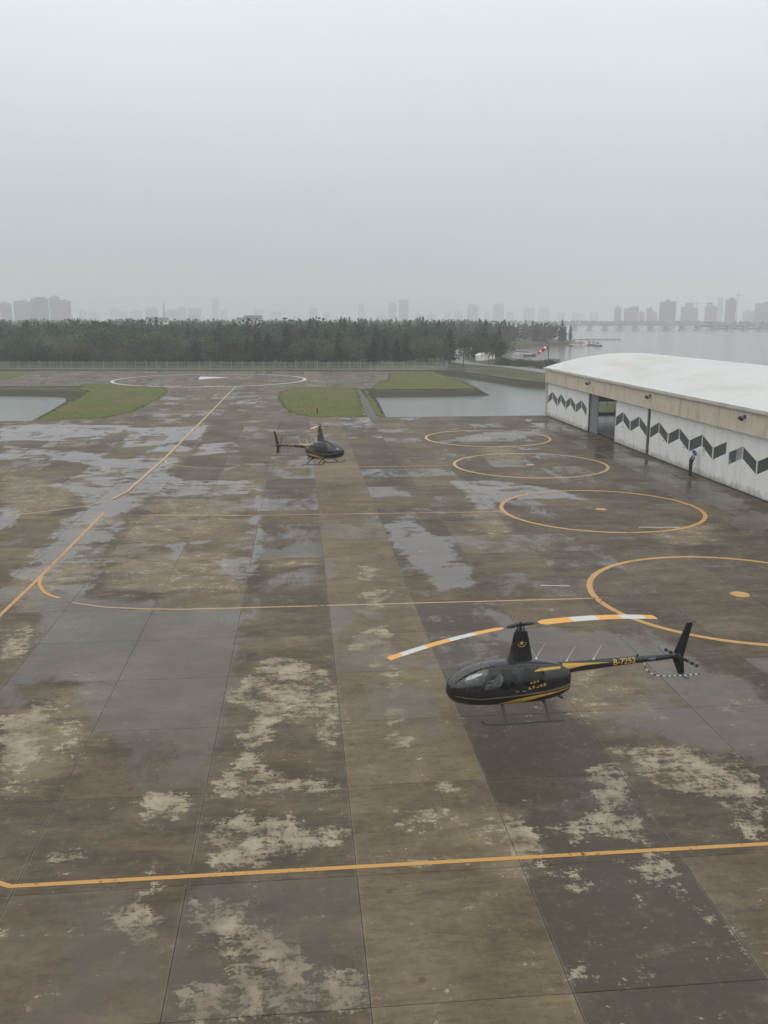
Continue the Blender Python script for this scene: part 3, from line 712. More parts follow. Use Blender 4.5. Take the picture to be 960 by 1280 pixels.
band('road_kerb', [(x+2.9, y-.5) for x, y in rd], .5, .0, M['tower_pale'], kind='structure')
band('verge', [(-140, fence_y(-140)+9), (-60, fence_y(-60)+9), (0, fence_y(0)+10), (41, fence_y(41)+12)], 13, -.08, M['grass'], kind='structure')

# ------------------------------------------------------------------ hangar
HY0, HY1 = 34.0, 131.1
ZF0, ZF1, ZE = 5.09, 6.9, 7.22
hg = empty('hangar', (WALLX, HY1, 0), label='long white aircraft hangar with arched pale roof and zigzag dark windows', cat='hangar')
def H(*p): return (p[0]-WALLX, p[1]-HY1, p[2]) if len(p) == 3 else p
def hbuild(mb, name, mats, smooth=False, **k):
    mb.v = [(x-WALLX, y-HY1, z) for x, y, z in mb.v]
    return mb.build(name, mats, hg, smooth, **k)
# shallow barrel roof
W0, W1 = WALLX-.55, 62.6
def roofz(x): 
    u = (x-(W0+W1)/2)/((W1-W0)/2); return ZE + 2.1*(1-abs(u)**2.0)
NR = 28; xs_ = [W0+(W1-W0)*i/NR for i in range(NR+1)]
NP = 12
for k in range(NP):
    a, b = HY0-.5+(HY1+1.0-HY0)*k/NP, HY0-.5+(HY1+1.0-HY0)*(k+1)/NP
    V = []; F = []
    ys = [a+.03, (a+b)/2, b-.03]
    for y in ys:
        for x in xs_: V.append((x, y, roofz(x)))
    for y in ys:
        for x in xs_: V.append((x, y, roofz(x)-.16))
    n = NR+1; o = len(ys)*n
    for r_ in range(2):
        for i in range(NR):
            F.append((r_*n+i, r_*n+i+1, (r_+1)*n+i+1, (r_+1)*n+i)); F.append((o+r_*n+i, o+(r_+1)*n+i, o+(r_+1)*n+i+1, o+r_*n+i+1))
    for i in range(NR):
        F.append((i, o+i, o+i+1, i+1)); F.append((2*n+i, 2*n+i+1, o+2*n+i+1, o+2*n+i))
    for r_ in range(2):
        F.append((r_*n, (r_+1)*n, o+(r_+1)*n, o+r_*n)); F.append((r_*n+NR, o+r_*n+NR, o+(r_+1)*n+NR, (r_+1)*n+NR))
    mb = MB(); mb.add(V, F); hbuild(mb, 'roof_panel', M['roof'], True)
mb = MB(); mb.box((WALLX-.35, (HY0+HY1)/2, ZE-.19), (.5, HY1-HY0+1.2, .33)); mb.box((WALLX-.65, (HY0+HY1)/2, ZE-.10), (.10, HY1-HY0+1.2, .26)); hbuild(mb, 'eave_trim', M['eave'])
mb = MB(); mb.box((WALLX-.15, (HY0+HY1)/2, (ZF0+ZF1)/2-.003), (.60, HY1-HY0, ZF1-ZF0)); hbuild(mb, 'fascia', M['fascia'])
mb = MB(); mb.box((WALLX-.05, HY1+.12, 3.45), (.45, .30, 6.9)); hbuild(mb, 'corner_column', M['eave'])
# gables, back wall, floor
g_ = [(WALLX+.15, 0), (W1-.3, 0)] + [(x, roofz(x)-.17) for x in reversed(xs_[1:-1])]
g_[-1] = (WALLX+.15, roofz(WALLX+.15)-.17)
def cut(P_, x0, x1, zlo):
    up = [(x0, zlo), (x1, zlo)] + [(x, roofz(x)-.17) for x in np.linspace(x1, x0, 8)]
    return [(float(a), float(b)) for a, b in up]
mb = MB()
for x0_, x1_, zl in ((WALLX+.15, 44.9, 0), (44.9, 49.2, 2.1), (49.2, W1-.3, 0)): mb.prism(cut(g_, x0_, x1_, zl), 'y', HY1-.25, HY1-.02)
hbuild(mb, 'gable_wall', M['wall_white'])
mb = MB()
for x_ in (44.95, 46.35, 47.75, 49.15): mb.box((x_, HY1-.13, 1.05), (.08, .08, 2.1))
mb.box((47.05, HY1-.13, .25), (4.3, .1, .5)); hbuild(mb, 'window_frame', M['wall_white'])
mb = MB(); mb.prism(g_, 'y', HY0, HY0+.2); hbuild(mb, 'gable_wall', M['wall_white'])
bw = MB(); xb = W1-.45
bw.box((xb, (HY0+HY1)/2, .6), (.2, HY1-HY0-.6, 1.2)); bw.box((xb, (HY0+HY1)/2, 5.6), (.2, HY1-HY0-.6, 3.0))
y = HY0+2
while y < HY1-2:
    bw.box((xb, y, 2.65), (.2, 1.0, 2.9)); y += 4.2
hbuild(bw, 'back_wall', M['tower_pale'])
mb = MB(); mb.box(((WALLX+W1)/2+.4, (HY0+HY1)/2, .03), (W1-WALLX-.9, HY1-HY0-.7, .06)); hbuild(mb, 'floor', M['hangar_floor'])
# door leaves: between a valley and a peak of the zigzag each leaf has a slanted window
PT, PB, VT, VB = 3.87, 2.83, 2.97, 1.87
def leaf_run(seq, extra_end=None):
    """seq: list of (Y, kind) along the wall, kind 'p' peak / 'v' valley"""
    for (ya, ka), (yb, kb) in zip(seq, seq[1:]):
        ta, ba = (PT, PB) if ka == 'p' else (VT, VB); tb, bb = (PT, PB) if kb == 'p' else (VT, VB)
        g = .018
        y0_, y1_ = ya-g, yb+g
        mb = MB()
        mb.prism([(y0_, .12), (y1_, .12), (y1_, bb), (y0_, ba)], 'x', WALLX-.045, WALLX+.045)
        mb.prism([(y0_, ta), (y1_, tb), (y1_, ZF0-.004), (y0_, ZF0-.004)], 'x', WALLX-.045, WALLX+.045)
        sx = .03 if ka == 'p' else .06; sx2 = .03 if kb == 'p' else .06
        mb.box((WALLX, y0_-sx/2, (ta+ba)/2), (.088, sx, ta-ba)); mb.box((WALLX, y1_+sx2/2, (tb+bb)/2), (.088, sx2, tb-bb))
        pd = hbuild(mb, 'door_panel', M['wall_white'])
        op = (abs(ya-73.35) < .1 and kb == 'p')
        mp_ = MB(); e = .0
        def lz(y_, a, b): t_ = (y0_-y_)/(y0_-y1_); return a+(b-a)*t_
        u0, u1 = y0_-sx-.004, y1_+sx2+.004
        if op:
            um = u0+(u1-u0)*.55
            mp_.prism([(u0, lz(u0, ba, bb)), (um, lz(um, ba, bb)), (um, lz(um, ta, tb)), (u0, lz(u0, ta, tb))], 'x', WALLX+.0, WALLX+.012)
            mp_.prism([(um, lz(um, ba, bb)), (u1, lz(u1, ba, bb)), (u1, lz(u1, ta, tb)), (um, lz(um, ta, tb))], 'x', WALLX-.01, WALLX+.002, 1)
            mp_.prism([(u0, lz(u0, ba, bb)+.02), (u0-.55, lz(u0-.55, ba, bb)+.02), (u0-.05, lz(u0, ba, bb)+.62)], 'x', WALLX-.02, WALLX-.008, 1)
        else:
            mp_.prism([(u0, lz(u0, ba, bb)), (u1, lz(u1, ba, bb)), (u1, lz(u1, ta, tb)), (u0, lz(u0, ta, tb))], 'x', WALLX+.0, WALLX+.012)
        mp_.v = [(x-WALLX, y_-HY1, z) for x, y_, z in mp_.v]
        mp_.build('window_pane', [M['pane'], M['pane_pale']], pd)
leaf_run([(130.75, 'v'), (128.3, 'p'), (125.75, 'v'), (124.0, 'p'), (121.6, 'v'), (119.4, 'p'), (117.1, 'v'), (114.6, 'p'), (112.25, 'v')])
leaf_run([(101.6, 'v'), (99.2, 'p'), (96.85, 'v'), (94.2, 'p'), (91.85, 'v')])
leaf_run([(91.1, 'v'), (88.7, 'p'), (86.3, 'v'), (83.65, 'p'), (81.3, 'v'), (78.6, 'p'), (76.3, 'v'), (73.75, 'p')])
leaf_run([(73.35, 'v'), (70.9, 'p'), (68.4, 'v'), (66.0, 'p'), (63.6, 'v'), (61.1, 'p'), (58.7, 'v'), (56.2, 'p'), (53.8, 'v'), (51.3, 'p'), (48.9, 'v'), (46.4, 'p'), (44, 'v'), (41.5, 'p'), (39.1, 'v'), (36.6, 'p'), (34.3, 'v')])
mb = MB(); mb.box((WALLX, 73.55, 2.6), (.088, .34, 4.96)); hbuild(mb, 'door_panel', M['wall_white'])
mb = MB(); mb.box((WALLX-.02, 111.95, 2.6), (.12, .45, 4.96)); hbuild(mb, 'door_jamb', M['wall_white'])
mb = MB(); mb.box((WALLX-.1, 91.47, 2.7), (.14, .24, 5.2)); hbuild(mb, 'drain_channel', M['pipe'])
mb = MB(); mb.box((WALLX-.05, (HY1+111.7)/2-.1, .055), (.20, HY1-111.7-.3, .11)); mb.box((WALLX-.05, (HY0+101.6)/2, .055), (.20, 101.6-HY0, .11)); hbuild(mb, 'door_track', M['rail_dark'])
mb = MB(); mb.box((WALLX+.22, 110.1, 2.55), (.08, 3.1, 5.0)); mb.box((WALLX+.16, 109.0, 2.55), (.04, .08, 5.0)); mb.box((WALLX+.16, 111.2, 2.55), (.04, .08, 5.0)); hbuild(mb, 'sliding_door', M['grey_door'])
# things standing inside by the open door
wb = empty('tool_cabinet', (WALLX+7, 104.2, .06), label='dark long cabinet standing inside the open hangar doorway', cat='cabinet')
mb = MB(); mb.box((0, 0, .95), (1.2, 6.4, 1.7)); mb.build('body', M['dark_metal'], wb)
mb = MB(); mb.box((0, 0, 1.84), (1.3, 6.6, .07)); mb.build('top', M['pipe'], wb)
for q in range(4):
    mb = MB(); mb.box((-.62, -2.4+1.6*q, .95), (.03, 1.45, 1.5)); d_ = mb.build('door', M['dark_metal'], wb)
    mb = MB(); mb.box((-.65, -2.4+1.6*q+.6, 1.1), (.02, .03, .2)); mb.build('handle', M['grey_metal'], d_)
# floodlights under the eave
def floodlight(y, lab):
    f = empty('floodlight', (WALLX-.45, y, 6.40), label=lab, cat='floodlight', group='floodlights on the hangar fascia'); f.scale = (.8, .8, .8)
    mb = MB(); mb.box((-.03, 0, .05), (.05, .5, .35)); mb.tube([(-.05, 0, .1), (-.28, 0, .12), (-.42, 0, 0)], .045, 6); mb.build('bracket', M['rail_dark'], f)
    mb = MB(); Mx = Matrix.Rotation(R(35), 3, 'Y')
    mb.prism([(-.28, -.22), (.28, -.22), (.22, .12), (.12, .22), (-.12, .22), (-.22, .12)], 'z', -.16, .14)
    mb.v = [tuple(Mx @ Vector(v) + Vector((-.52, 0, -.10))) for v in mb.v]; mb.build('lamp_head', M['dark_metal'], f)
    mb = MB(); mb.box((0, 0, -.175), (.42, .30, .02)); mb.v = [tuple(Mx @ Vector(v) + Vector((-.52, 0, -.10))) for v in mb.v]; mb.build('lamp_glass', M['grey_metal'], f)
floodlight(110.4, 'dark floodlight on the hangar fascia above the open doorway')
floodlight(90.5, 'dark floodlight on the hangar fascia above the black drain channel')
floodlight(70.2, 'dark floodlight on the hangar fascia above the half open pane, nearest the camera')
floodlight(49.9, 'dark floodlight on the hangar fascia, out beyond the nearest window panes')
pst = MB(); pst.prism([(77.9, 2.25), (78.35, 2.25), (78.35, 2.75), (77.9, 2.75)], 'x', -.004+WALLX-.046, WALLX-.045); 
pst.prism([(77.8, 1.95), (78.4, 1.95), (78.4, 2.12), (77.8, 2.12)], 'x', -.004+WALLX-.046, WALLX-.045, 1)
hbuild(pst, 'sticker', [simple('sticker_green', (.42, .55, .38)), simple('sticker_pink', (.62, .46, .55))])
for yy in (99.9, 88.1, 83.2, 69.4):
    mb = MB(); mb.tube([(WALLX-.045, yy-.9, 2.15), (WALLX-.10, yy-.9, 2.15)], .09, 8); hbuild(mb, 'door_handle', M['grey_metal'])

# ------------------------------------------------------------------ wind sock
ws = empty('windsock', (44.3, 157, -.1), label='red and white windsock on a thin pole behind the hangar corner', cat='windsock')
mb = MB(); mb.tube([(0, 0, -.8), (0, 0, 6), (0, 0, 9.6)], [.13, .11, .09], 8); mb.build('pole', M['pole_grey'], ws)
mb = MB(); mb.tube([(0, 0, 9.45), (-.4, 0, 9.45)], .03, 6); mb.tube([(-.02, 0, 9.8), (-.02, 0, 9.1)], .03, 6); mb.build('swivel_arm', M['pole_grey'], ws)
path = [(-.25, 0, 9.45), (-.52, -.05, 9.36), (-.82, -.08, 9.20), (-1.08, -.1, 9.02), (-1.35, -.12, 8.82), (-1.6, -.15, 8.62), (-1.85, -.15, 8.40)]
rad = [.34, .33, .28, .25, .22, .19, .16]
for k in range(6):
    mb = MB(); mb.tube([path[k], path[k+1]], [rad[k], rad[k+1]], 10, cap=False)
    mb.build('sock_band', M['sock_red'] if k in (0, 2, 3, 5) else M['sock_white'], ws, True)
mb = MB(); mb.tube([(-.24, 0, 9.46), (-.27, 0, 9.45)], [.36, .36], 14, cap=False); mb.build('hoop', M['pole_grey'], ws)

# ------------------------------------------------------------------ perimeter fence
fn = empty('perimeter_fence', (-10, fence_y(-10), 0), label='long pale wire mesh fence with posts before the wood', cat='fence')
pm = MB(); pm.box((0, 0, 1.3), (.13, .13, 2.7)); pm.box((0, .12, 2.72), (.1, .35, .06)); post_me = pm.mesh('post', M['fence_post'])
ml = MB(); L_ = 2.9
for k in range(15): ml.box((-L_/2+L_*k/14, 0, 1.25), (.035, .03, 2.3))
for z in (.15, 1.2, 2.38): ml.box((0, .03, z), (L_, .035, .05))
mesh_me = ml.mesh('mesh_panel', M['fence_mesh'])
k = 0
fx = -100.0
while fx < 41:
    y = fence_y(fx)
    link('post', post_me, fn, (fx+10, y-fence_y(-10), 0), (0, 0, -.125))
    link('mesh_panel', mesh_me, fn, (fx+10+1.5, fence_y(fx+1.5)-fence_y(-10), 0), (0, 0, -.125))
    fx += 3.0
link('post', post_me, fn, (fx+10, fence_y(fx)-fence_y(-10), 0))

# ------------------------------------------------------------------ trees
def leaf_quads(P_, size, g, stretch=1.0):
    n = len(P_); a = g.normal(size=(n, 3)); a /= np.linalg.norm(a, axis=1)[:, None]
    b = g.normal(size=(n, 3)); b -= (b*a).sum(1)[:, None]*a; b /= np.linalg.norm(b, axis=1)[:, None]
    s = size*g.uniform(.6, 1.3, (n, 1)); a = a*s; b = b*s*stretch*.7
    V = np.stack([P_-a-b*.4, P_+a*.2-b, P_+a+b*.3, P_-a*.1+b], 1).reshape(-1, 3)
    return V
def quads_mesh(name, V, mat):
    me = bpy.data.meshes.new(name); n = len(V)//4
    me.vertices.add(len(V)); me.vertices.foreach_set('co', V.astype(np.float32).ravel())
    me.loops.add(len(V)); me.loops.foreach_set('vertex_index', np.arange(len(V), dtype=np.int32))
    me.polygons.add(n); me.polygons.foreach_set('loop_start', np.arange(0, len(V), 4, dtype=np.int32))
    try: me.polygons.foreach_set('loop_total', np.full(n, 4, dtype=np.int32))
    except Exception: pass
    me.materials.append(mat); me.update(calc_edges=True); me.validate(); return me
def broad_points(g, n, h, w_):
    """unit tree: several lobes, leaves near their surfaces"""
    lobes = []
    for _ in range(g.integers(7, 11)):
        an = g.uniform(0, 6.28); rr = g.uniform(0, .62)*w_; z = h*g.uniform(.42, .86) - rr*.25*h/w_*.5
        lobes.append((rr*math.cos(an), rr*math.sin(an), z, g.uniform(.26, .45)*w_))
    lobes.append((0, 0, h*.80, .42*w_))
    out = []
    per = n//len(lobes)
    for lx, ly, lz, lr in lobes:
        d = g.normal(size=(per, 3)); d /= np.linalg.norm(d, axis=1)[:, None]
        rad_ = lr*(g.uniform(.45, 1.12, (per, 1))); out.append(np.array([[lx, ly, lz]]) + d*rad_*np.array([[1, 1, .8]]))
    return np.concatenate(out)
def cone_points(g, n, h, w_, pw=1.0, base=.12):
    t_ = g.uniform(0, 1, n)**.75; z = h*(1-(1-base)*t_)
    tier = .72+.28*np.cos(t_*9*6.28+g.uniform(0, 6)); an = g.uniform(0, 6.28, n)
    rr = w_*.5*(t_**pw)*tier*g.uniform(.45, 1.1, n)*(1+.25*np.sin(an*3+t_*8))
    return np.stack([rr*np.cos(an), rr*np.sin(an), z], 1)
def trunk_mesh(name, g, h, limbs=5, r0=.22):
    mb = MB(); mb.tube([(0, 0, -.3), (g.uniform(-.15, .15), g.uniform(-.15, .15), h*.35), (g.uniform(-.25, .25), g.uniform(-.25, .25), h*.75)], [r0, r0*.7, r0*.3], 7)
    for k in range(limbs):
        an = g.uniform(0, 6.28); z = h*g.uniform(.3, .6); l = h*g.uniform(.14, .28)
        mb.tube([(0, 0, z), (l*.55*math.cos(an), l*.55*math.sin(an), z+l*.5), (l*math.cos(an), l*math.sin(an), z+l*.9)], [r0*.4, r0*.28, r0*.12], 5)
    return mb.mesh(name, M['bark'])
kinds = {}
_tg = np.random.default_rng(3)
link('grass_tufts', quads_mesh('grass_tufts', leaf_quads(np.array(TUFTS)-np.array([[0, 0, .04]]), .085, _tg), foliage('grass_blades', (.085, .105, .026), (.16, .17, .055))), kind='stuff')
def mk(kind, nv, mat, fn_, size, trunkh, label, r0=.22):
    L = []
    for v in range(nv):
        g = np.random.default_rng(100+len(kinds)*17+v)
        L.append((quads_mesh('crown', leaf_quads(fn_(g), size, g), M[mat]), trunk_mesh('trunk', g, trunkh, r0=r0)))
    kinds[kind] = (L, label)
mk('broadleaf_tree', 5, 'leaf_broad', lambda g: broad_points(g, 1500, 10, 9.0), .36, 10, 'rounded mid green broadleaf tree in the wood beyond the fence')
mk('conifer_tree', 4, 'leaf_dark', lambda g: cone_points(g, 1300, 11, 5.6, .62, .12), .34, 12, 'dark upright conifer in the wood beyond the fence')
mk('poplar_tree', 3, 'leaf_dark', lambda g: cone_points(g, 1100, 12, 3.4, .45, .16), .30, 12, 'narrow dark pointed tree in the rows along the river')
mk('open_tree', 4, 'leaf_shrub', lambda g: broad_points(g, 620, 8.5, 6.5)+np.array([[0, 0, .8]]), .30, 8.5, 'thin crowned tree with bare trunk beside the embankment road')
mk('river_shrub', 3, 'leaf_shrub', lambda g: broad_points(g, 420, 2.6, 3.2)-np.array([[0, 0, .9]]), .22, 1.6, 'low straggly shrub on the embankment by the river', .06)
GRP = {'broadleaf_tree': 'broadleaf trees of the wood', 'conifer_tree': 'conifers of the wood', 'poplar_tree': 'pointed trees by the river', 'open_tree': 'trees beside the embankment road', 'river_shrub': 'shrubs on the river embankment'}
def plant(kind, x, y, s, v=None, z=-.15, sx=1.0):
    L, lab = kinds[kind]; cm, tm = L[rng.randrange(len(L)) if v is None else v]
    r_ = empty(kind, (x, y, z), rng.uniform(0, 6.28), label=lab, cat='shrub' if kind == 'river_shrub' else 'tree', group=GRP[kind])
    r_.scale = (s*sx, s*sx, s)
    link('crown', cm, r_); link('trunk', tm, r_)
    return r_
def inland(x, y): return inside(OUT, x, y) and not inside(PONDR_TOP, x, y)
def scr(x, y):
    u, d = x*cs-y*ps, x*ps+y*cs; return 480+1133*u/d*1.0, d
def near_river(x, y, dd=6):
    return not all(inside(OUT, x+a, y+b) for a, b in ((dd, 0), (0, dd), (0, -dd), (-dd, 0)))
def near_road(x, y, dd=6): return any((x-a)**2+(y-b)**2 < dd*dd for a, b in rd)
# front rows of the wood, in depth order along the fence
placed = []
def clump(x, y): return .80+.34*abs(math.sin(x*.043+2*math.sin(y*.021)))*(.6+.4*math.sin(x*.11+y*.05))
def far_enough(x, y, r_): return all((x-a)**2+(y-b)**2 > r_*r_ for a, b in placed)
def wood_kind(px, d):
    if px < 225: return 'broadleaf_tree' if rng.random() < .97 else 'conifer_tree'
    if px < 560: return 'conifer_tree' if rng.random() < (.45 if d < 330 else .25) else 'broadleaf_tree'
    return 'broadleaf_tree' if rng.random() < .45 else 'conifer_tree'
cnt = 0
for row, (off, step) in enumerate(((20, 5.2), (27, 5.6), (35, 6.2), (44, 6.8), (55, 8.2), (68, 9.6))):
    x = -150.0 - row*9
    while x < 60:
        xx = x+rng.uniform(-1.4, 1.4); yy = fence_y(xx)+off+rng.uniform(-2.5, 2.5)
        px, d = scr(xx, yy)
        x += step
        if px < -12 or px > 620 or near_road(xx, yy, 7) or near_river(xx, yy, 9): continue
        if row < 2 and 470 < px < 520 and rng.random() < .55: continue
        if px > 505 and row < 3: continue
        kd = wood_kind(px, d)
        s = (rng.uniform(.46, .80) + row*.055) if px < 225 else rng.uniform(.62, .90) + row*.028
        if kd == 'conifer_tree': s = rng.uniform(.68, 1.02)+row*.02
        if px < 400: s *= clump(xx, yy)*1.06
        plant(kd, xx, yy, s, sx=(1.2 if px < 225 else 1.0)); placed.append((xx, yy)); cnt += 1
# open trees near the curve of the road and on the embankment
ORD = ['first', 'second', 'third', 'fourth', 'fifth', 'sixth', 'seventh', 'eighth', 'ninth', 'tenth', 'eleventh', 'twelfth', 'thirteenth']
open_n = 0
for px_, d_, s in sorted(((556, 275, .8), (580, 276, .9), (593, 285, .85), (607, 290, .9), (617, 300, .8), (628, 300, .8), (570, 330, .95), (600, 335, .9), (626, 350, .9), (645, 372, .9))):
    u = (px_-480)/1133*d_; xx, yy = u*cs+d_*ps, -u*ps+d_*cs
    if near_road(xx, yy, 4): xx += 5
    if near_river(xx, yy, 1.5): continue
    tr_ = plant('open_tree', xx, yy, s); tr_['label'] = 'thin crowned tree by the embankment road, %s from the left of its row' % ORD[open_n]; open_n += 1
for k in range(34):
    t_ = rng.random(); i = int(t_*24); a, b = rd[6+i]
    xx, yy = a+rng.uniform(6, 17), b+rng.uniform(-3, 3)
    if not inland(xx, yy) or near_river(xx, yy, .8): continue
    plant('river_shrub', xx, yy, rng.uniform(.5, 1.25))
# dark clump to the left of the little bay, then the pointed trees of the peninsula
for px_, d_, s in ((545, 300, .8), (552, 310, .85), (533, 296, .75), (524, 300, .8), (630, 400, 1.0), (637, 405, 1.05), (643, 398, 1.1), (640, 420, 1.1), (622, 395, .95), (612, 400, .95), (604, 420, 1.0), (596, 400, .95), (632, 440, 1.1), (648, 430, .9)):
    u = (px_-480)/1133*d_; xx, yy = u*cs+d_*ps, -u*ps+d_*cs
    if near_road(xx, yy, 5): xx -= 7
    if inland(xx, yy) and not near_river(xx, yy, 1): plant('broadleaf_tree' if px_ < 560 else 'conifer_tree', xx, yy, s)
pk = []
for px_ in np.arange(672, 715, 2.3):
    for dd in (9, 27):
        pk.append((px_+rng.uniform(-.8, .8), 484+(px_-672)*1.12+dd+rng.uniform(-3, 3), rng.uniform(.66, .92)*(1.0 if px_ > 676 else .8)))
for px_, d_, s in pk:
    u = (px_-480)/1133*d_; xx, yy = u*cs+d_*ps, -u*ps+d_*cs
    if inside(OUT, xx, yy): plant('poplar_tree', xx, yy, s)
# the rest of the wood: one mass running back to the far bank
def mass(name, tests, n_leaf, size, mat, kindfn, label=None):
    g = np.random.default_rng(5); out = []
    for x, y, s, kd in tests:
        if kd == 'b': P_ = broad_points(g, n_leaf, 10*s, 9*s)
        else: P_ = cone_points(g, n_leaf, 12*s, 4.4*s, .75, .05)
        out.append(leaf_quads(P_ + np.array([[x, y, -.2]]), size*(.8+.2*s), g))
    return link(name, quads_mesh(name, np.concatenate(out), M[mat]), kind='stuff')
T1_, T2_ = [], []
for k in range(60000):
    if len(T1_)+len(T2_) > 3000: break
    d = 335 + (1500-335)*rng.random()**1.6; u = rng.uniform(-.46, .34)*d
    x, y = u*cs+d*ps, -u*ps+d*cs
    if y < fence_y(min(x, 60))+78 or not inside(OUT, x, y) or near_river(x, y, 7) or near_road(x, y, 7): continue
    px, _ = scr(x, y)
    if px > 720: continue
    if px > 645 and d < 485: continue
    s = rng.uniform(.70, 1.22)
    kd = 'b' if (px < 420 and rng.random() < .9) or (px >= 420 and rng.random() < .45) else 'c'
    if px < 540: s *= clump(x, y)*1.06
    if kd == 'c' and d > 500: s *= .95
    (T1_ if d < 620 else T2_).append((x, y, s, kd))
mass('wood', T1_, 240, .62, 'leaf_far', None)
mass('distant_wood', T2_, 70, 1.25, 'leaf_far', None)
T3_ = []
for k in range(700):
    x = rng.uniform(380, 2300); T3_.append((x, 1915+rng.uniform(0, 60), rng.uniform(.6, 1.0), 'b'))
for k in range(60): T3_.append((rng.uniform(640, 900), 1395+rng.uniform(-8, 18), rng.uniform(.5, .85), 'b'))
mass('far_bank_trees', T3_, 40, 2.2, 'leaf_far', None)
mb = MB(); mb.prism([(655, 1375), (760, 1368), (1100, 1360), (1100, 1430), (700, 1425)], 'z', -3, -.3); mb.build('river_island', M['bank'], kind='structure')

# ------------------------------------------------------------------ villas in the wood
def at(px, d, z=0):
    u = (px-480)/1133*d; return (u*cs+d*ps, -u*ps+d*cs, z)
def villa(px, d, z, wd, lab, parts):
    v = empty('villa', at(px, d, 0), R(-5.4)*0+math.atan2(-(px-480)/1133, 1)*1.0, label=lab, cat='house', group='white villas in the wood')
    for (x, w_, h0, h1) in parts:
        mb = MB(); mb.box((x, 0, h1/2), (w_, 9, h1)); wl = mb.build('wall', M['villa_white'], v)
        for q in range(max(1, int(w_/2.4))):
            mb = MB(); mb.box((x-w_/2+1.3+q*2.4, -4.52, h1-1.6), (1.1, .06, 1.5)); mb.build('window', M['tower_dark'], wl)
        mb = MB(); mb.prism([(-5.2, h1), (5.2, h1), (0, h1+h0)], 'x', x-w_/2-.4, x+w_/2+.4); mb.v = [(a, b, c) for a, b, c in mb.v]; mb.build('roof', M['villa_roof'], v)
villa(311, 560, 0, 14, 'white villa with a long dark roof and square windows rising above the wood', [(2.6, 10, 2.0, 14.2), (-4.6, 4.6, 1.4, 13.6)])
villa(195, 640, 0, 14, 'white villa roofs half hidden in the trees below the thin spire', [(4.0, 8, 1.5, 13.6), (-3.5, 6, 1.4, 14.0)])

# ------------------------------------------------------------------ skyline
def tower(x0, x1, ytop, d, mat, lab, grp, steps=None, crane=None, cat='building'):
    wd = (x1-x0)*d/1133; H_ = EYE_H+(398-ytop)*d/1133; b = empty('tower_block', at((x0+x1)/2, d, -.1), -math.atan2(((x0+x1)/2-480), 1133)-R(5.4)+rng.uniform(-.08, .08), label=lab, cat=cat, group=grp)
    mb = MB(); mb.box((0, 0, H_/2), (wd, wd*.42, H_)); 
    n = max(2, int(wd/9))
    for q in range(n+1): mb.box((-wd/2+wd*q/n, -wd*.21-.3, H_/2), (1.4, 1.2, H_*.985))
    wl = mb.build('wall', mat, b)
    fl = MB(); hh = 3.4; z = 4
    while z < H_-3:
        fl.box((0, -wd*.21-.12, z), (wd*.96, .3, 1.3)); z += hh
    fl.build('window_band', M['tower_dark'], wl)
    rf = MB(); rf.box((0, 0, H_+.5), (wd*1.02, wd*.44, 1.0)); rf.box((rng.uniform(-.2, .2)*wd, 0, H_+2.6), (wd*.3, wd*.3, 3.6))
    for (a, b_, hgt_) in (steps or []): rf.box(((a+b_)/2*wd, 0, H_+hgt_/2), ((b_-a)*wd, wd*.38, hgt_))
    rf.build('roof', mat, b)
    if crane is not None:
        p_ = at(crane, d-2, 0)
        c_ = empty('tower_crane', (p_[0], p_[1]-wd*.4-4, -.1), rng.uniform(-.6, .6), label='thin tower crane beside %s' % ('the tallest dark block' if crane > 900 else 'the stepped wide block'), cat='crane', group='cranes on the far bank')
        hc = H_+14
        mb = MB(); mb.box((0, 0, hc/2), (1.3, 1.3, hc)); mb.build('mast', M['crane'], c_)
        mb = MB(); mb.box((6, 0, hc-4), (28, .8, .9)); mb.tube([(0, 0, hc+2), (18, 0, hc-3.6)], .15, 4); mb.tube([(0, 0, hc+2), (-7, 0, hc-3.6)], .15, 4); mb.box((0, 0, hc), (.8, .8, 5)); mb.build('jib', M['crane'], c_)
        mb = MB(); mb.box((-7, 0, hc-4.6), (2, 1.4, 2)); mb.build('counterweight', M['crane'], c_)
GL = 'grey tower blocks at the left end of the skyline'
for a in ((2, 15, 380, 'low pale block, leftmost on the hazy skyline'), (19, 40, 378, 'wide hazy block just right of the leftmost one'), (41, 61, 375, 'tall stepped block in the middle of the left skyline cluster'), (64, 76, 373, 'tall narrow block right of the gap in the left cluster'), (76, 89, 377, 'square hazy block ending the left skyline cluster')):
    st = [(-.35, .1, 3.5), (-.1, .4, 5)] if a[0] in (41, 64) else [(-.4, 0, 3)]
    tower(a[0], a[1], a[2], 2100, M['tower_pale'] if a[0] != 41 else M['tower_grey'], a[3], GL, st)
GF = 'faint distant blocks fading into the haze'
nreg = {}
faint = 'faint block almost lost in the haze above the wood'
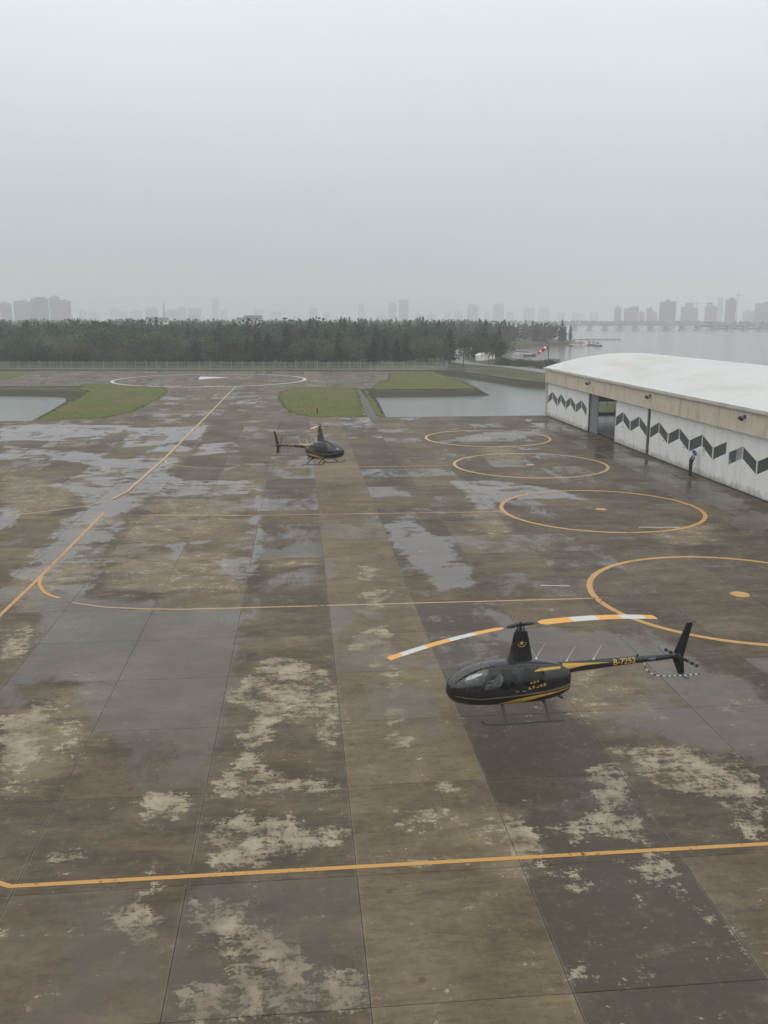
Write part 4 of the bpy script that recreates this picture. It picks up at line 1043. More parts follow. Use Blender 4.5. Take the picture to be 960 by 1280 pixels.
for x0, x1, yt, d in ((100, 108, 388, 3300), (112, 124, 391, 3300), (138, 150, 386, 3500), (150, 160, 390, 3300), (163, 178, 389, 3300), (182, 198, 386, 2900), (209, 222, 388, 2800), (222, 233, 385, 3000), (236, 251, 386, 2900), (265, 273, 374, 3900), (276, 284, 389, 3700), (318, 330, 388, 3900), (338, 352, 390, 3900), (387, 397, 386, 3300), (404, 412, 391, 3900), (448, 455, 381, 3400), (470, 482, 393, 3900), (486, 495, 380, 3000), (499, 510, 376, 2800), (519, 527, 392, 3600), (534, 545, 393, 3600), (555, 562, 391, 3600), (568, 578, 390, 3600), (584, 597, 382, 2900), (605, 612, 390, 3500), (616, 629, 381, 2900), (632, 642, 390, 3500), (654, 668, 386, 3200), (673, 686, 386, 3400), (696, 706, 391, 3500), (715, 730, 392, 3600), (738, 748, 391, 3600)):
    reg = next(i for i, lim in enumerate((200, 262, 275, 380, 460, 512, 560, 640, 9999)) if x0 < lim)
    zone = ['left of the spire', 'just right of the spire', '', 'right of the needle block', 'above the middle of the wood', 'beside the twin tall blocks', 'right of the twin tall blocks', 'above the right of the wood', 'by the left end of the bridge'][reg]
    nreg[reg] = nreg.get(reg, 0)+1; sh = 'slender' if x1-x0 < 9 else 'broad' if x1-x0 > 12 else 'plain'
    lb = 'tall pale needle block standing alone in the haze above the helipad' if x0 == 265 else 'left and shorter of the twin tall faint blocks above the wood' if x0 == 486 else 'right and taller of the twin tall faint blocks above the wood' if x0 == 499 else '%s faint block %s, %s from the left there' % (sh, zone, ORD[nreg[reg]-1])
    tower(x0, x1, yt, min(4350, d*1.22), M['tower_grey'], lb, GF)
GR = 'grey tower blocks beyond the bridge on the right'
for a in ((768, 776, 385, 2250, M['tower_grey'], 'narrow block at the left end of the group beyond the bridge', None, None),
          (780, 797, 386, 2250, M['tower_grey'], 'broad low block left of the pair beyond the bridge', [(.1, .5, 6)], None),
          (799, 805, 391, 2250, M['tower_grey'], 'small low block between two taller ones beyond the bridge', None, None),
          (808, 815, 386, 2250, M['tower_grey'], 'narrow flat roofed block just left of the big dark slab', None, None),
          (815, 821, 391, 2300, M['tower_grey'], 'low block touching the left side of the big dark slab', None, None),
          (824, 843, 378, 2000, M['tower_dark'], 'big dark square slab, widest of the blocks beyond the bridge', None, None),
          (851, 871, 385, 2200, M['tower_grey'], 'stepped wide block right of the big dark slab', [(-.3, .2, 12)], 865),
          (881, 895, 384, 2150, M['tower_grey'], 'block with a raised left roof, between the stepped and the tallest block', [(-.4, .1, 10)], None),
          (896, 902, 373, 3300, M['tower_grey'], 'pale thin tower behind the tallest dark block', None, None),
          (906, 918, 376, 2000, M['tower_dark'], 'tallest dark block beyond the bridge with a crane on it', [(-.2, .3, 5)], 917),
          (929, 942, 389, 2900, M['tower_grey'], 'faint low block left of the rightmost block', None, None),
          (944, 966, 380, 2150, M['tower_grey'], 'wide block cut by the right edge of the photo', None, None)):
    tower(a[0], a[1], a[2], a[3], a[4], a[5], GR, a[6], a[7])
sp = empty('spire_tower', at(205.5, 2500, 0), label='thin pointed spire tower standing above the wood at the left', cat='tower')
hS = EYE_H+22*2500/1133
mb = MB(); mb.tube([(0, 0, 0), (0, 0, hS*.45)], [5.5, 4.6], 8); mb.build('shaft', M['tower_dark'], sp)
mb = MB(); mb.tube([(0, 0, hS*.45), (0, 0, hS*.5), (0, 0, hS*.52), (0, 0, hS*.75), (0, 0, hS)], [5.4, 5.4, 3.4, 2.2, .4], 8); mb.build('spire', M['tower_dark'], sp)

# ------------------------------------------------------------------ bridge
bx0, bx1 = at(655, 1290), at(975, 1240)
ang = math.atan2(bx1[1]-bx0[1], bx1[0]-bx0[0]); LB = math.hypot(bx1[0]-bx0[0], bx1[1]-bx0[1])
br = empty('road_bridge', (bx0[0], bx0[1], -2), ang, label='long low road bridge on short piers crossing the river', cat='bridge')
mb = MB(); mb.box((LB/2, 0, 7.6), (LB, 14, 1.3)); mb.build('deck', M['bridge_conc'], br)
mb = MB(); mb.box((LB/2, -6.9, 8.7), (LB, .3, .9)); mb.box((LB/2, 6.9, 8.7), (LB, .3, .9)); mb.build('parapet', M['pier_pale'], br)
pm = MB(); pm.box((0, 0, 3.2), (5, 10, 7.6)); pm.box((0, 0, 1.0), (9, 12, 2.4)); pm.box((0, 0, 6.4), (7.5, 13, 1.2)); pme = pm.mesh('pier', M['pier_pale'])
for k in range(17):
    if k*21+8 < LB: link('pier', pme, br, (k*21+8, 0, -.5))
lm = MB(); lm.tube([(0, 0, 8), (0, 0, 15)], .12, 5); lm.tube([(0, 0, 15), (0, 1.6, 15.3)], .1, 5); lme = lm.mesh('lamp_post', M['pole_grey'])
for k in range(9): link('lamp_post', lme, br, (k*40+12, -6.5, 0))
# low pale quay walls under the bridge on the far bank
mb = MB(); mb.box((1350, 1903, -.4), (1900, 2, 3.4)); mb.build('quay_wall', M['pier_pale'], kind='structure')

# ------------------------------------------------------------------ jetty and boats
p0, p1 = at(719, 690), at(777, 700)
jt = empty('jetty', (p0[0], p0[1], -2.1), math.atan2(p1[1]-p0[1], p1[0]-p0[0]), label='long thin jetty lying on the river beyond the moored barges', cat='jetty')
mb = MB(); L_ = math.hypot(p1[0]-p0[0], p1[1]-p0[1]); mb.box((L_/2, 0, .7), (L_, 2.2, .5)); mb.build('deck', M['boat_dark'], jt)
for k in range(8):
    mb = MB(); mb.tube([(L_*k/7.3+.6, .6, -1), (L_*k/7.3+.6, .6, 1.6)], .22, 6); mb.build('pile', M['boat_dark'], jt)
def boat(px, d, L, wd, rz, hull, lab, grp, cab=True):
    p_ = at(px, d); b = empty('boat', (p_[0], p_[1], -2.1), rz, label=lab, cat='boat', group=grp)
    V = []; F = []; n = 9
    for i in range(n):
        t_ = i/(n-1); x = -L/2+L*t_; w_ = wd/2*(1-max(0, t_-.55)**2*4.6)*(.85 if i == 0 else 1); sh = .9+.5*max(0, t_-.6)*2
        w_ = max(.05, w_)
        V += [(x, -w_, sh), (x, -w_*.75, -.25), (x, w_*.75, -.25), (x, w_, sh)]
        if i: F += [tuple(4*(i-1)+a for a in (0, 1)) + tuple(4*i+a for a in (1, 0)), (4*i-3, 4*i-2, 4*i+2, 4*i+1), (4*i-2, 4*i-1, 4*i+3, 4*i+2), (4*i-1, 4*i-4, 4*i, 4*i+3)]
    F += [(0, 1, 2, 3), tuple(4*(n-1)+a for a in (3, 2, 1, 0))]
    mb = MB(); mb.add(V, F); mb.build('hull', M[hull], b)
    if cab:
        mb = MB(); mb.box((-L*.22, 0, 1.7), (L*.34, wd*.72, 1.8)); cb = mb.build('cabin', M['boat_white'], b)
        mb = MB(); mb.box((-L*.22, 0, 2.68), (L*.38, wd*.82, .16)); mb.build('roof', M['boat_red'], cb)
        mb = MB(); mb.box((-L*.22, 0, 1.95), (L*.345, wd*.73, .6)); mb.build('window', M['tower_dark'], cb)
    return b
GB = 'barges moored off the peninsula'
boat(721, 545, 9, 3.2, .2, 'boat_red', 'red and white barge moored nearest the peninsula tip', GB)
boat(727, 538, 8, 3.0, -.1, 'boat_white', 'pale barge lying right of the red one off the peninsula', GB)
boat(731, 548, 7, 2.6, .5, 'boat_red', 'small red roofed barge behind the pale barge', GB)
GS = 'small dark boats on the open river'
boat(740, 560, 4.4, 1.6, .2, 'boat_dark', 'small dark boat, leftmost of three on the open river', GS)
boat(746, 552, 4.4, 1.6, -.1, 'boat_dark', 'small dark boat, middle of three on the open river', GS)
boat(750.5, 540, 4.0, 1.6, .1, 'boat_dark', 'small dark boat, rightmost and nearest of three on the open river', GS)
GW = 'pale houseboats in the bay'
boat(652, 408, 6.5, 2.8, .1, 'boat_white', 'pale houseboat at the left of the little bay', GW)
boat(658, 402, 6.5, 2.8, .0, 'boat_white', 'pale houseboat in the middle of the little bay', GW)
boat(664, 398, 5.5, 2.6, -.2, 'boat_dark', 'dark hulled houseboat at the right of the little bay', GW)
for i, (px_, d_) in enumerate(((601, 318), (606, 322), (613, 328))):
    p_ = at(px_, d_); tt = empty('tent', (p_[0], p_[1], -.15), .3*i, label=['round white tent left of the others by the embankment road', 'pale brown tent between two white ones by the embankment road', 'white tent right of the others by the embankment road'][i], cat='tent', group='tents by the embankment road')
    mb = MB(); mb.box((0, 0, .9), (2.8, 2.6, 1.8)); mb.build('wall', M['villa_white'] if i != 1 else M['eave'], tt)
    mb = MB(); mb.add([(-1.6, -1.5, 1.8), (1.6, -1.5, 1.8), (1.6, 1.5, 1.8), (-1.6, 1.5, 1.8), (0, 0, 2.8)], [(0, 1, 4), (1, 2, 4), (2, 3, 4), (3, 0, 4), (0, 3, 2, 1)]); mb.build('roof', M['villa_white'] if i != 1 else M['eave'], tt)

# ------------------------------------------------------------------ helicopter
ST = [(2.64, .05, .88, 1.04, .97), (2.58, .24, .72, 1.22, .95), (2.45, .38, .60, 1.39, .94), (2.25, .48, .51, 1.55, .93), (1.95, .57, .45, 1.71, .92), (1.6, .62, .42, 1.83, .92), (1.2, .65, .40, 1.91, .92), (.7, .655, .40, 1.93, .93),
      (.1, .655, .40, 1.95, .95), (-.4, .65, .41, 1.94, .97), (-.9, .61, .45, 1.88, 1.0), (-1.3, .54, .52, 1.79, 1.05), (-1.6, .44, .61, 1.70, 1.1), (-1.8, .34, .72, 1.62, 1.15), (-1.86, .22, .84, 1.54, 1.18)]
def sec(x):
    x = max(-1.86, min(2.64, x)); L_ = ST
    for a, b in zip(L_, L_[1:]):
        if b[0] <= x <= a[0]:
            t_ = (a[0]-x)/(a[0]-b[0]); i = L_.index(a)
            p0 = L_[max(0, i-1)]; p3 = L_[min(len(L_)-1, i+2)]
            def f(k): return a[k]+(b[k]-a[k])*t_
            return [f(k) for k in range(1, 5)]
    return list(L_[-1][1:])
def surf(x, z, side=1, off=0):
    w_, zb, zt, zm = sec(x)
    if z >= zm: q = min(1, (z-zm)/max(.01, zt-zm)); n = 2.4
    else: q = min(1, (zm-z)/max(.01, zm-zb)); n = 2.7
    y = w_*(max(0, 1-q**n))**(1/n)
    return (x, side*(y+off), z)
def ring(x, n=40):
    w_, zb, zt, zm = sec(x); o = []
    for k in range(n):
        a = 2*math.pi*k/n; c, s = math.cos(a), math.sin(a); e = 2/2.4 if s >= 0 else 2/2.7
        y = w_*math.copysign(abs(c)**e, c); z = zm + ((zt-zm) if s >= 0 else (zm-zb))*math.copysign(abs(s)**e, s); o.append((x, y, z))
    return o
def make_fuselage():
    xs = [2.64, 2.61, 2.56, 2.48, 2.38, 2.25, 2.1, 1.95, 1.8, 1.6, 1.4, 1.2, 1.0, .8, .6, .4, .2, 0, -.2, -.4, -.6, -.8, -1.0, -1.2, -1.4, -1.55, -1.7, -1.8, -1.86]
    n = 44; V = []; F = []
    for x in xs: V += ring(x, n)
    for i in range(len(xs)-1):
        for k in range(n): F.append((i*n+k, i*n+(k+1) % n, (i+1)*n+(k+1) % n, (i+1)*n+k))
    F.append(tuple(range(n))); F.append(tuple(range((len(xs)-1)*n, len(xs)*n))[::-1])
    b = bmesh.new()
    vv = [b.verts.new(v) for v in V]
    for f in F: b.faces.new([vv[i] for i in f])
    polys = {'windshield': [(2.9, 1.08), (2.9, 2.3), (1.18, 2.3), (1.18, 1.84), (1.42, 1.40), (1.60, 1.08)],
             'front': [(1.47, 1.12), (1.12, 1.72), (.98, 1.78), (.28, 1.78), (.20, 1.70), (.20, 1.12)],
             'rear': [(.06, 1.12), (.06, 1.72), (-.02, 1.78), (-.45, 1.76), (-.68, 1.60), (-.78, 1.22), (-.70, 1.12)]}
    for P_ in polys.values():
        for p, q in zip(P_, P_[1:]+P_[:1]):
            d = Vector((q[0]-p[0], 0, q[1]-p[1])); nn = Vector((d.z, 0, -d.x)).normalized()
            bmesh.ops.bisect_plane(b, geom=b.verts[:]+b.edges[:]+b.faces[:], plane_co=(p[0], 0, p[1]), plane_no=nn, dist=1e-5)
    b.faces.ensure_lookup_table(); groups = {k: [] for k in polys}; groups['body'] = []
    for f in b.faces:
        c = f.calc_center_median(); k_ = 'body'
        for k, P_ in polys.items():
            if inside(P_, c.x, c.z): 
                k_ = k; break
        if k_ == 'windshield' and abs(c.y) < .028 and c.z > 1.0: k_ = 'body'
        if k_ in ('front', 'rear'): k_ = k_
        groups[k_].append((f, c.y))
    def extract(fs):
        idx = {}; V2 = []; F2 = []
        for f in fs:
            r_ = []
            for v in f.verts:
                if v.index not in idx: idx[v.index] = len(V2); V2.append(tuple(v.co))
                r_.append(idx[v.index])
            F2.append(tuple(r_))
        return V2, F2
    b.verts.index_update()
    res = {'body': extract([f for f, _ in groups['body']]), 'windshield': extract([f for f, _ in groups['windshield']])}
    for k in ('front', 'rear'):
        res[k+'_l'] = extract([f for f, y in groups[k] if y > 0]); res[k+'_r'] = extract([f for f, y in groups[k] if y < 0])
    b.free(); return res, polys
def decal(top, bot, side, off=.006, n=24):
    """strip between two lines of (x,z) wrapped on the hull"""
    V = []; F = []
    def at_(L_, t_):
        k = t_*(len(L_)-1); i = min(int(k), len(L_)-2); u = k-i; return (L_[i][0]+(L_[i+1][0]-L_[i][0])*u, L_[i][1]+(L_[i+1][1]-L_[i][1])*u)
    m_ = 4
    for i in range(n+1):
        a, b = at_(top, i/n), at_(bot, i/n)
        for j in range(m_+1):
            u = j/m_; V.append(surf(a[0]+(b[0]-a[0])*u, a[1]+(b[1]-a[1])*u, side, off))
        if i:
            for j in range(m_): q = (i-1)*(m_+1)+j; F.append((q, q+1, q+m_+2, q+m_+1))
    return V, F
def text_mesh(s, size, ext=.002):
    cu = bpy.data.curves.new('lettering', 'FONT'); cu.body = s; cu.size = size; cu.extrude = ext; cu.align_x = 'CENTER'; cu.align_y = 'CENTER'; cu.resolution_u = 2; cu.offset = size*.02
    o = bpy.data.objects.new('lettering', cu); COL.objects.link(o)
    dg = bpy.context.evaluated_depsgraph_get(); me = bpy.data.meshes.new_from_object(o.evaluated_get(dg)); bpy.data.objects.remove(o); bpy.data.curves.remove(cu)
    b = bmesh.new(); b.from_mesh(me)                      # slice it so that it can follow the round boom
    for k in range(-6, 7):
        bmesh.ops.bisect_plane(b, geom=b.verts[:]+b.edges[:]+b.faces[:], plane_co=(0, k*size*.08, 0), plane_no=(0, 1, 0), dist=1e-6)
    b.to_mesh(me); b.free()
    return [tuple(v.co) for v in me.vertices], [tuple(p.vertices) for p in me.polygons]
BOOM = [(-1.25, 1.52, .27), (-1.6, 1.54, .235), (-2.2, 1.57, .20), (-3.5, 1.635, .16), (-5.0, 1.70, .12), (-5.95, 1.74, .095)]
def boomr(x):
    for a, b in zip(BOOM, BOOM[1:]):
        if b[0] <= x <= a[0]:
            t_ = (a[0]-x)/(a[0]-b[0]); return a[1]+(b[1]-a[1])*t_, a[2]+(b[2]-a[2])*t_
    return BOOM[-1][1:]
def boom_patch(f_top, f_bot, x0, x1, side, n=14):
    """wrap between angles on the boom; angle 0 = side, + up"""
    V = []; F = []
    for i in range(n+1):
        x = x0+(x1-x0)*i/n; zc, r_ = boomr(x); r_ += .006
        for j in range(4):
            a = R(f_bot(i/n)+(f_top(i/n)-f_bot(i/n))*j/3); V.append((x, side*r_*math.cos(a), zc+r_*math.sin(a)))
        if i:
            for j in range(3): q = (i-1)*4+j; F.append((q, q+1, q+5, q+4))
    return V, F
def make_heli(label, rot_az, droop=.45, pilot=True, tail_az=.5):
    h = empty('helicopter', label=label, cat='helicopter', group='black and gold helicopters')
    parts, polys = make_fuselage()
    body = MB(); body.add(*parts['body']); hull = body.build('fuselage', M['black_paint'], h, True)
    mb = MB(); mb.add(*parts['windshield']); mb.build('windshield', M['windshield'], h, True)
    # doors: outlines proud of the hull, glass, handle
    for side, sfx in ((1, 'l'), (-1, 'r')):
        for k, outl in (('front', [(1.52, 1.09), (1.14, 1.77), (.99, 1.83), (.17, 1.83), (.13, 1.80), (.13, .62), (1.25, .62), (1.45, .78), (1.52, 1.09)]), ('rear', [(.10, 1.10), (.10, 1.83), (-.48, 1.81), (-.72, 1.64), (-.86, 1.2), (-.84, .80), (-.60, .64), (.10, .62), (.10, 1.10)])):
            fr = MB(); pts = []
            for a, b in zip(outl, outl[1:]):
                for q in range(5): u = q/5; pts.append(surf(a[0]+(b[0]-a[0])*u, a[1]+(b[1]-a[1])*u, side, .001))
            fr.tube(pts+[pts[0]], .009, 5); dr = fr.build('door', M['black_matt'], h)
            g_ = MB(); g_.add(*parts[k+'_'+sfx]); g_.build('window', M['side_glass'], dr, True)
            x_ = .24 if k == 'front' else -.0
            hd = MB(); p_ = surf(x_, 1.02, side, .02); hd.box(p_, (.12, .025, .03)); hd.build('handle', M['grey_metal'], dr)
        st = MB()
        st.add(*decal([(2.42, .895), (1.5, .81), (.2, .885), (-1.0, .99), (-1.80, 1.08)], [(2.42, .865), (1.5, .765), (.2, .83), (-1.0, .91), (-1.80, .99)], side), 1)
        st.add(*decal([(1.15, .44), (.7, .62), (.2, .73), (-.4, .82), (-1.72, .945)], [(.35, .42), (.15, .51), (-.15, .62), (-.6, .74), (-1.72, .905)], side), 0)
        st.add(*decal([(-.42, 1.69), (-.62, 1.74), (-1.0, 1.735), (-1.42, 1.70)], [(-.38, 1.66), (-.7, 1.655), (-1.0, 1.66), (-1.42, 1.645)], side), 0)
        st.add(*decal([(-1.05, .865), (-1.75, .965)], [(-1.05, .845), (-1.75, .945)], side), 1)
        st.build('stripe', [M['gold_paint'], M['bronze_paint']], h)
        # gold characters on the engine cowl, too small to read in the photograph
        tx = MB(); gr = random.Random(4)
        def wrapbox(x0, z0, x1, z1):
            V = [surf(x0, z0, side, .007), surf(x1, z0, side, .007), surf(x1, z1, side, .007), surf(x0, z1, side, .007)]; tx.add(V, [(0, 1, 2, 3)])
        for q in range(5):
            bx = -.16-.135*q; z_ = 1.06+.022*q
            for _ in range(3): u = gr.uniform(0, .09); wrapbox(bx-.105, z_+u, bx, z_+u+.014)
            for _ in range(3): u = gr.uniform(0, .09); wrapbox(bx-u-.015, z_, bx-u, z_+.105)
        for q in range(3):
            bx = -.22-.12*q; z_ = 1.27+.02*q
            wrapbox(bx-.08, z_, bx, z_+.018); wrapbox(bx-.08, z_+.04, bx-.01, z_+.055); wrapbox(bx-.05, z_-.01, bx-.035, z_+.07)
        for q in range(7):
            bx = -.95-.085*q; z_ = .80+.0125*q; wrapbox(bx-.05, z_, bx-.01, z_+.035)
        tx.build('lettering', M['dull_gold'], h)
        # boom livery and registration
        bl = MB()
        s_ = side
        V, F = boom_patch(lambda t_: 62-t_*34, lambda t_: 22+t_*2-(22*max(0, .3-t_)), -1.55, -3.25, s_); bl.add(V, F)
        V, F = boom_patch(lambda t_: 40+t_*6, lambda t_: 22+t_*10, -1.28, -1.95, s_, 6); bl.add(V, F)
        V, F = boom_patch(lambda t_: 12+t_*22, lambda t_: -8+t_*32, -1.30, -2.5, s_, 8); bl.add(V, F)
        bl.build('stripe', M['gold_paint'], h)
        tv, tf = text_mesh('B-7252', .30)
        V = []
        for x, y, z in tv:
            X = -3.86 - x if side > 0 else -3.86 + x
            zc, r_ = boomr(X); a = y/r_+R(14); V.append((X, side*(r_+.008+z)*math.cos(a), zc+(r_+.008+z)*math.sin(a)))
        t2 = MB(); t2.add(V, tf); t2.build('registration', M['dull_gold'], h)
        d2 = MB(); V, F = boom_patch(lambda t_: 22, lambda t_: -6, -4.78, -5.05, side, 3); d2.add(V, F); d2.build('placard', M['grey_metal'], h)
    # cabin
    mb = MB(); mb.box((.35, 0, .62), (2.3, 1.1, .05)); mb.box((-.72, 0, 1.1), (.08, 1.1, 1.1)); mb.build('cabin_floor', M['black_matt'], h)
    for x_, y_ in ((.75, .29), (.75, -.29), (-.15, .29), (-.15, -.29)):
        mb = MB(); mb.box((x_, y_, .82), (.48, .46, .32)); s1_ = mb.build('seat', M['seat_leather'], h)
        mb = MB(); mb.box((x_-.24, y_, 1.22), (.12, .44, .66), rot=Matrix.Rotation(R(-12), 3, 'Y')); mb.build('seat_back', M['seat_leather'], s1_)
    mb = MB(); mb.box((1.72, 0, .95), (.3, .40, .55), rot=Matrix.Rotation(R(15), 3, 'Y')); mb.box((1.62, 0, 1.24), (.22, .56, .2)); mb.tube([(1.35, 0, .65), (1.25, 0, 1.1)], .02, 6); mb.build('instrument_console', M['black_matt'], h)
    # mast fairing
    V = []; F = []; n = 20
    for z, xf, xr, t_ in ((1.86, .52, -.50, .22), (2.1, .40, -.44, .18), (2.5, .31, -.36, .14), (2.9, .235, -.27, .12), (3.0, .20, -.24, .105)):
        for k in range(n):
            a = 2*math.pi*k/n; c, s__ = math.cos(a), math.sin(a); x = (xf+xr)/2+(xf-xr)/2*c; V.append((x, t_*s__*(1-.25*(1-c)/2), z))
    for i in range(4):
        for k in range(n): F.append((i*n+k, i*n+(k+1) % n, (i+1)*n+(k+1) % n, (i+1)*n+k))
    F.append(tuple(range(4*n, 5*n)))
    mb = MB(); mb.add(V, F); mf = mb.build('mast_fairing', M['black_paint'], h, True)
    for side in (1, -1):
        em = MB(); ey = side*.152
        def disc(cx_, cz, r_, n_, a0=0, inner=None):
            P_ = [(cx_+(r_ if k % 2 == 0 or inner is None else inner)*math.sin(a0+2*math.pi*k/n_), ey, cz+(r_ if k % 2 == 0 or inner is None else inner)*math.cos(a0+2*math.pi*k/n_)) for k in range(n_)]
            em.add(P_+[(cx_, ey, cz)], [(k, (k+1) % n_, n_) for k in range(n_)])
        disc(-.02, 2.60, .095, 10, inner=.045)
        for k in range(11):
            a = R(100+k*16); b = a+R(15.5); r0, r1 = .13, .155
            em.add([(-.02+r0*math.sin(a), ey, 2.6+r0*math.cos(a)), (-.02+r1*math.sin(a), ey, 2.6+r1*math.cos(a)), (-.02+r1*math.sin(b), ey, 2.6+r1*math.cos(b)), (-.02+r0*math.sin(b), ey, 2.6+r0*math.cos(b))], [(0, 1, 2, 3)])
        em.build('emblem', M['dull_gold'], mf)
    # rotor mast and head
    mb = MB(); mb.tube([(0, 0, 2.95), (0, 0, 3.26)], .045, 10); mb.tube([(0, 0, 3.02), (0, 0, 3.06)], [.17, .17], 14)
    for a in (.4, 2.2, 3.6, 5.2): mb.tube([(.15*math.cos(a), .15*math.sin(a), 3.04), (.13*math.cos(a+.3), .13*math.sin(a+.3), 3.22)], .012, 5)
    mb.build('mast', M['dark_metal'], h, True)
    ca, sa = math.cos(rot_az), math.sin(rot_az); Rz = Matrix.Rotation(rot_az, 3, 'Z')
    mb = MB(); mb.box((0, 0, 3.24), (.34, .15, .11)); mb.tube([(0, -.13, 3.26), (0, .13, 3.26)], .04, 8); mb.tube([(0, 0, 3.24), (0, 0, 3.33)], .05, 8)
    for s_ in (1, -1): mb.tube([(s_*.15, 0, 3.23), (s_*.30, 0, 3.22), (s_*.52, 0, 3.21)], [.055, .075, .05], 8); mb.tube([(s_*.22, -.05, 3.2), (s_*.2, -.17, 3.17)], .018, 5)
    mb.v = [tuple(Rz @ Vector(v)) for v in mb.v]; mb.build('rotor_head', M['dark_metal'], h, True)
    for s_ in (1, -1):
        kx = .95 if s_ > 0 else 1.12
        segs = [(.50, .70, 2), (.70, 1.92, 0), (1.92, 2.92, 1), (2.92, 3.84, 0), (3.84, 4.80, 1), (4.80, 5.28, 0)]
        mb = MB()
        for a, b, mi in segs:
            k = max(1, int((b-a)/.2)); V = []; F = []
            for i in range(k+1):
                r_ = a+(b-a)*i/k; z = 3.21-droop*(r_/5.1)**2.0+.0; ch = .42 if r_ > .7 else .16; tw = R(9-4*r_/5.1)
                prof = [(-.30, 0), (-.12, .045), (.2, .05), (.45, .0), (.2, -.02), (-.3, -.012)]
                for cx_, cz in [(-.42, .0), (-.25, .028), (0, .04), (.3, .034), (.5, .0), (.3, -.022), (0, -.025), (-.25, -.015)]:
                    y = cx_*ch*-1; zz_ = cz*ch*1.3
                    yy = y*math.cos(tw)-zz_*math.sin(tw); z2 = y*math.sin(tw)+zz_*math.cos(tw)
                    V.append((s_*(.5+(r_-.5)*kx), s_*yy, z+z2))
                if i:
                    for j in range(8): q = (i-1)*8+j; q2 = (i-1)*8+(j+1) % 8; F.append((q, q2, q2+8, q+8))
            F += [tuple(range(8)), tuple(range(k*8, k*8+8))]
            mb.add(V, F, mi)
        mb.v = [tuple(Rz @ Vector(v)) for v in mb.v]
        mb.build('rotor_blade', [M['orange_blade'], M['white_blade'], M['dark_metal']], h)
    # tail
    mb = MB(); mb.tube([(x, 0, z) for x, z, r_ in BOOM], [r_ for x, z, r_ in BOOM], 18)
    mb.build('tail_boom', M['black_paint'], h, True)
    def slabpoly(P_, y0, y1, name, mat, par=h):
        mb = MB(); cxx = sum(p[0] for p in P_)/len(P_); czz = sum(p[1] for p in P_)/len(P_)
        mb.prism(P_, 'y', y0, y1); return mb.build(name, mat, par)
    slabpoly([(-5.74, 1.70), (-6.22, 2.98), (-6.45, 3.0), (-6.18, 1.70)], -.035, .005, 'vertical_fin', M['black_paint'])
    slabpoly([(-5.74, 1.695), (-6.02, 1.02), (-6.26, 1.00), (-6.18, 1.695)], -.034, .004, 'lower_fin', M['black_paint'])
    mb = MB(); mb.tube([(-6.12, -.015, 1.05), (-6.2, -.015, .92), (-6.34, -.015, .83), (-6.48, -.015, .82)], .018, 6); mb.build('tail_skid', M['black_matt'], h)
    mb = MB(); P_ = [(-5.55, -.10), (-5.86, -.10), (-5.90, -.98), (-5.66, -.98)]; mb.prism(P_, 'z', 1.70, 1.735); mb.build('stabiliser', M['black_paint'], h)
    mb = MB(); mb.tube([(-5.7, .06, 1.74), (-6.02, .04, 1.75)], [.09, .085], 10); mb.tube([(-5.96, .03, 1.75), (-5.96, .30, 1.75)], [.06, .035], 10); mb.tube([(-5.96, .22, 1.75), (-5.96, .26, 1.75)], .075, 10); mb.build('tail_gearbox', M['dark_metal'], h, True)
    for s_ in (1, -1):
        mb = MB(); d_ = Vector((math.cos(tail_az), 0, math.sin(tail_az)))*s_; nn = Vector((-d_.z, 0, d_.x))
        bands = [(.10, .3, 1), (.3, .42, 0), (.42, .54, 1), (.54, .66, 0), (.66, .76, 1)]
        for a, b, mi in bands:
            c0 = Vector((-5.96, .27, 1.75)); V = []
            for r_ in (a, b):
                for u, t_ in ((-.055, -.006), (.055, -.006), (.055, .006), (-.055, .006)): V.append(c0+d_*r_+nn*u+Vector((0, t_, 0)))
            mb.add(V, [(0, 1, 5, 4), (1, 2, 6, 5), (2, 3, 7, 6), (3, 0, 4, 7), (0, 3, 2, 1), (4, 5, 6, 7)], mi)
        mb.build('tail_rotor_blade', [M['grey_metal'], M['dark_metal']], h)
    gp = [(-4.66, .05, 1.58), (-4.68, .14, 1.36), (-4.82, .22, 1.22), (-5.05, .26, 1.13), (-5.4, .28, 1.09), (-5.8, .29, 1.08), (-6.2, .29, 1.08), (-6.72, .29, 1.10)]
    gd = []
    for i, (a, b) in enumerate(zip(gp, gp[1:])):
        a, b = Vector(a), Vector(b); k = max(1, round((b-a).length/.105))
        for q in range(k): gd.append((a+(b-a)*q/k, a+(b-a)*(q+1)/k))
    mb = MB()
    for i, (a, b) in enumerate(gd): mb.tube([a, b], .021, 6, i % 2)
    mb.build('rotor_guard', [M['white_blade'], M['black_matt']], h)
    for x_, z_ in ((-.62, 1.93), (-1.75, 1.76), (-2.75, 1.77)):
        mb = MB(); mb.tube([(x_, 0, z_-.02), (x_, 0, z_+.05)], [.05, .02], 8); mb.tube([(x_, 0, z_+.03), (x_-.30, -.05, z_+.52)], [.011, .006], 5)
        if x_ > -1: mb.tube([(x_, 0, z_+.03), (x_+.22, .04, z_+.42)], [.009, .006], 5)
        mb.build('antenna', M['white_plastic'], h)
    mb = MB(); mb.tube([(-4.4, 0, 1.82), (-4.4, 0, 1.88)], [.045, .03], 10); mb.build('beacon', M['black_matt'], h, True)
    mb = MB(); p_ = surf(2.5, .86, 1, 0); mb.tube([(2.50, 0, .82), (2.62, 0, .84)], [.07, .05], 10); mb.build('landing_light', M['grey_metal'], h)
    mb = MB(); mb.tube([(-1.35, .25, .62), (-1.55, .28, .5)], .05, 8); mb.tube([(-1.35, -.25, .62), (-1.55, -.28, .5)], .05, 8); mb.build('exhaust', M['dark_metal'], h)
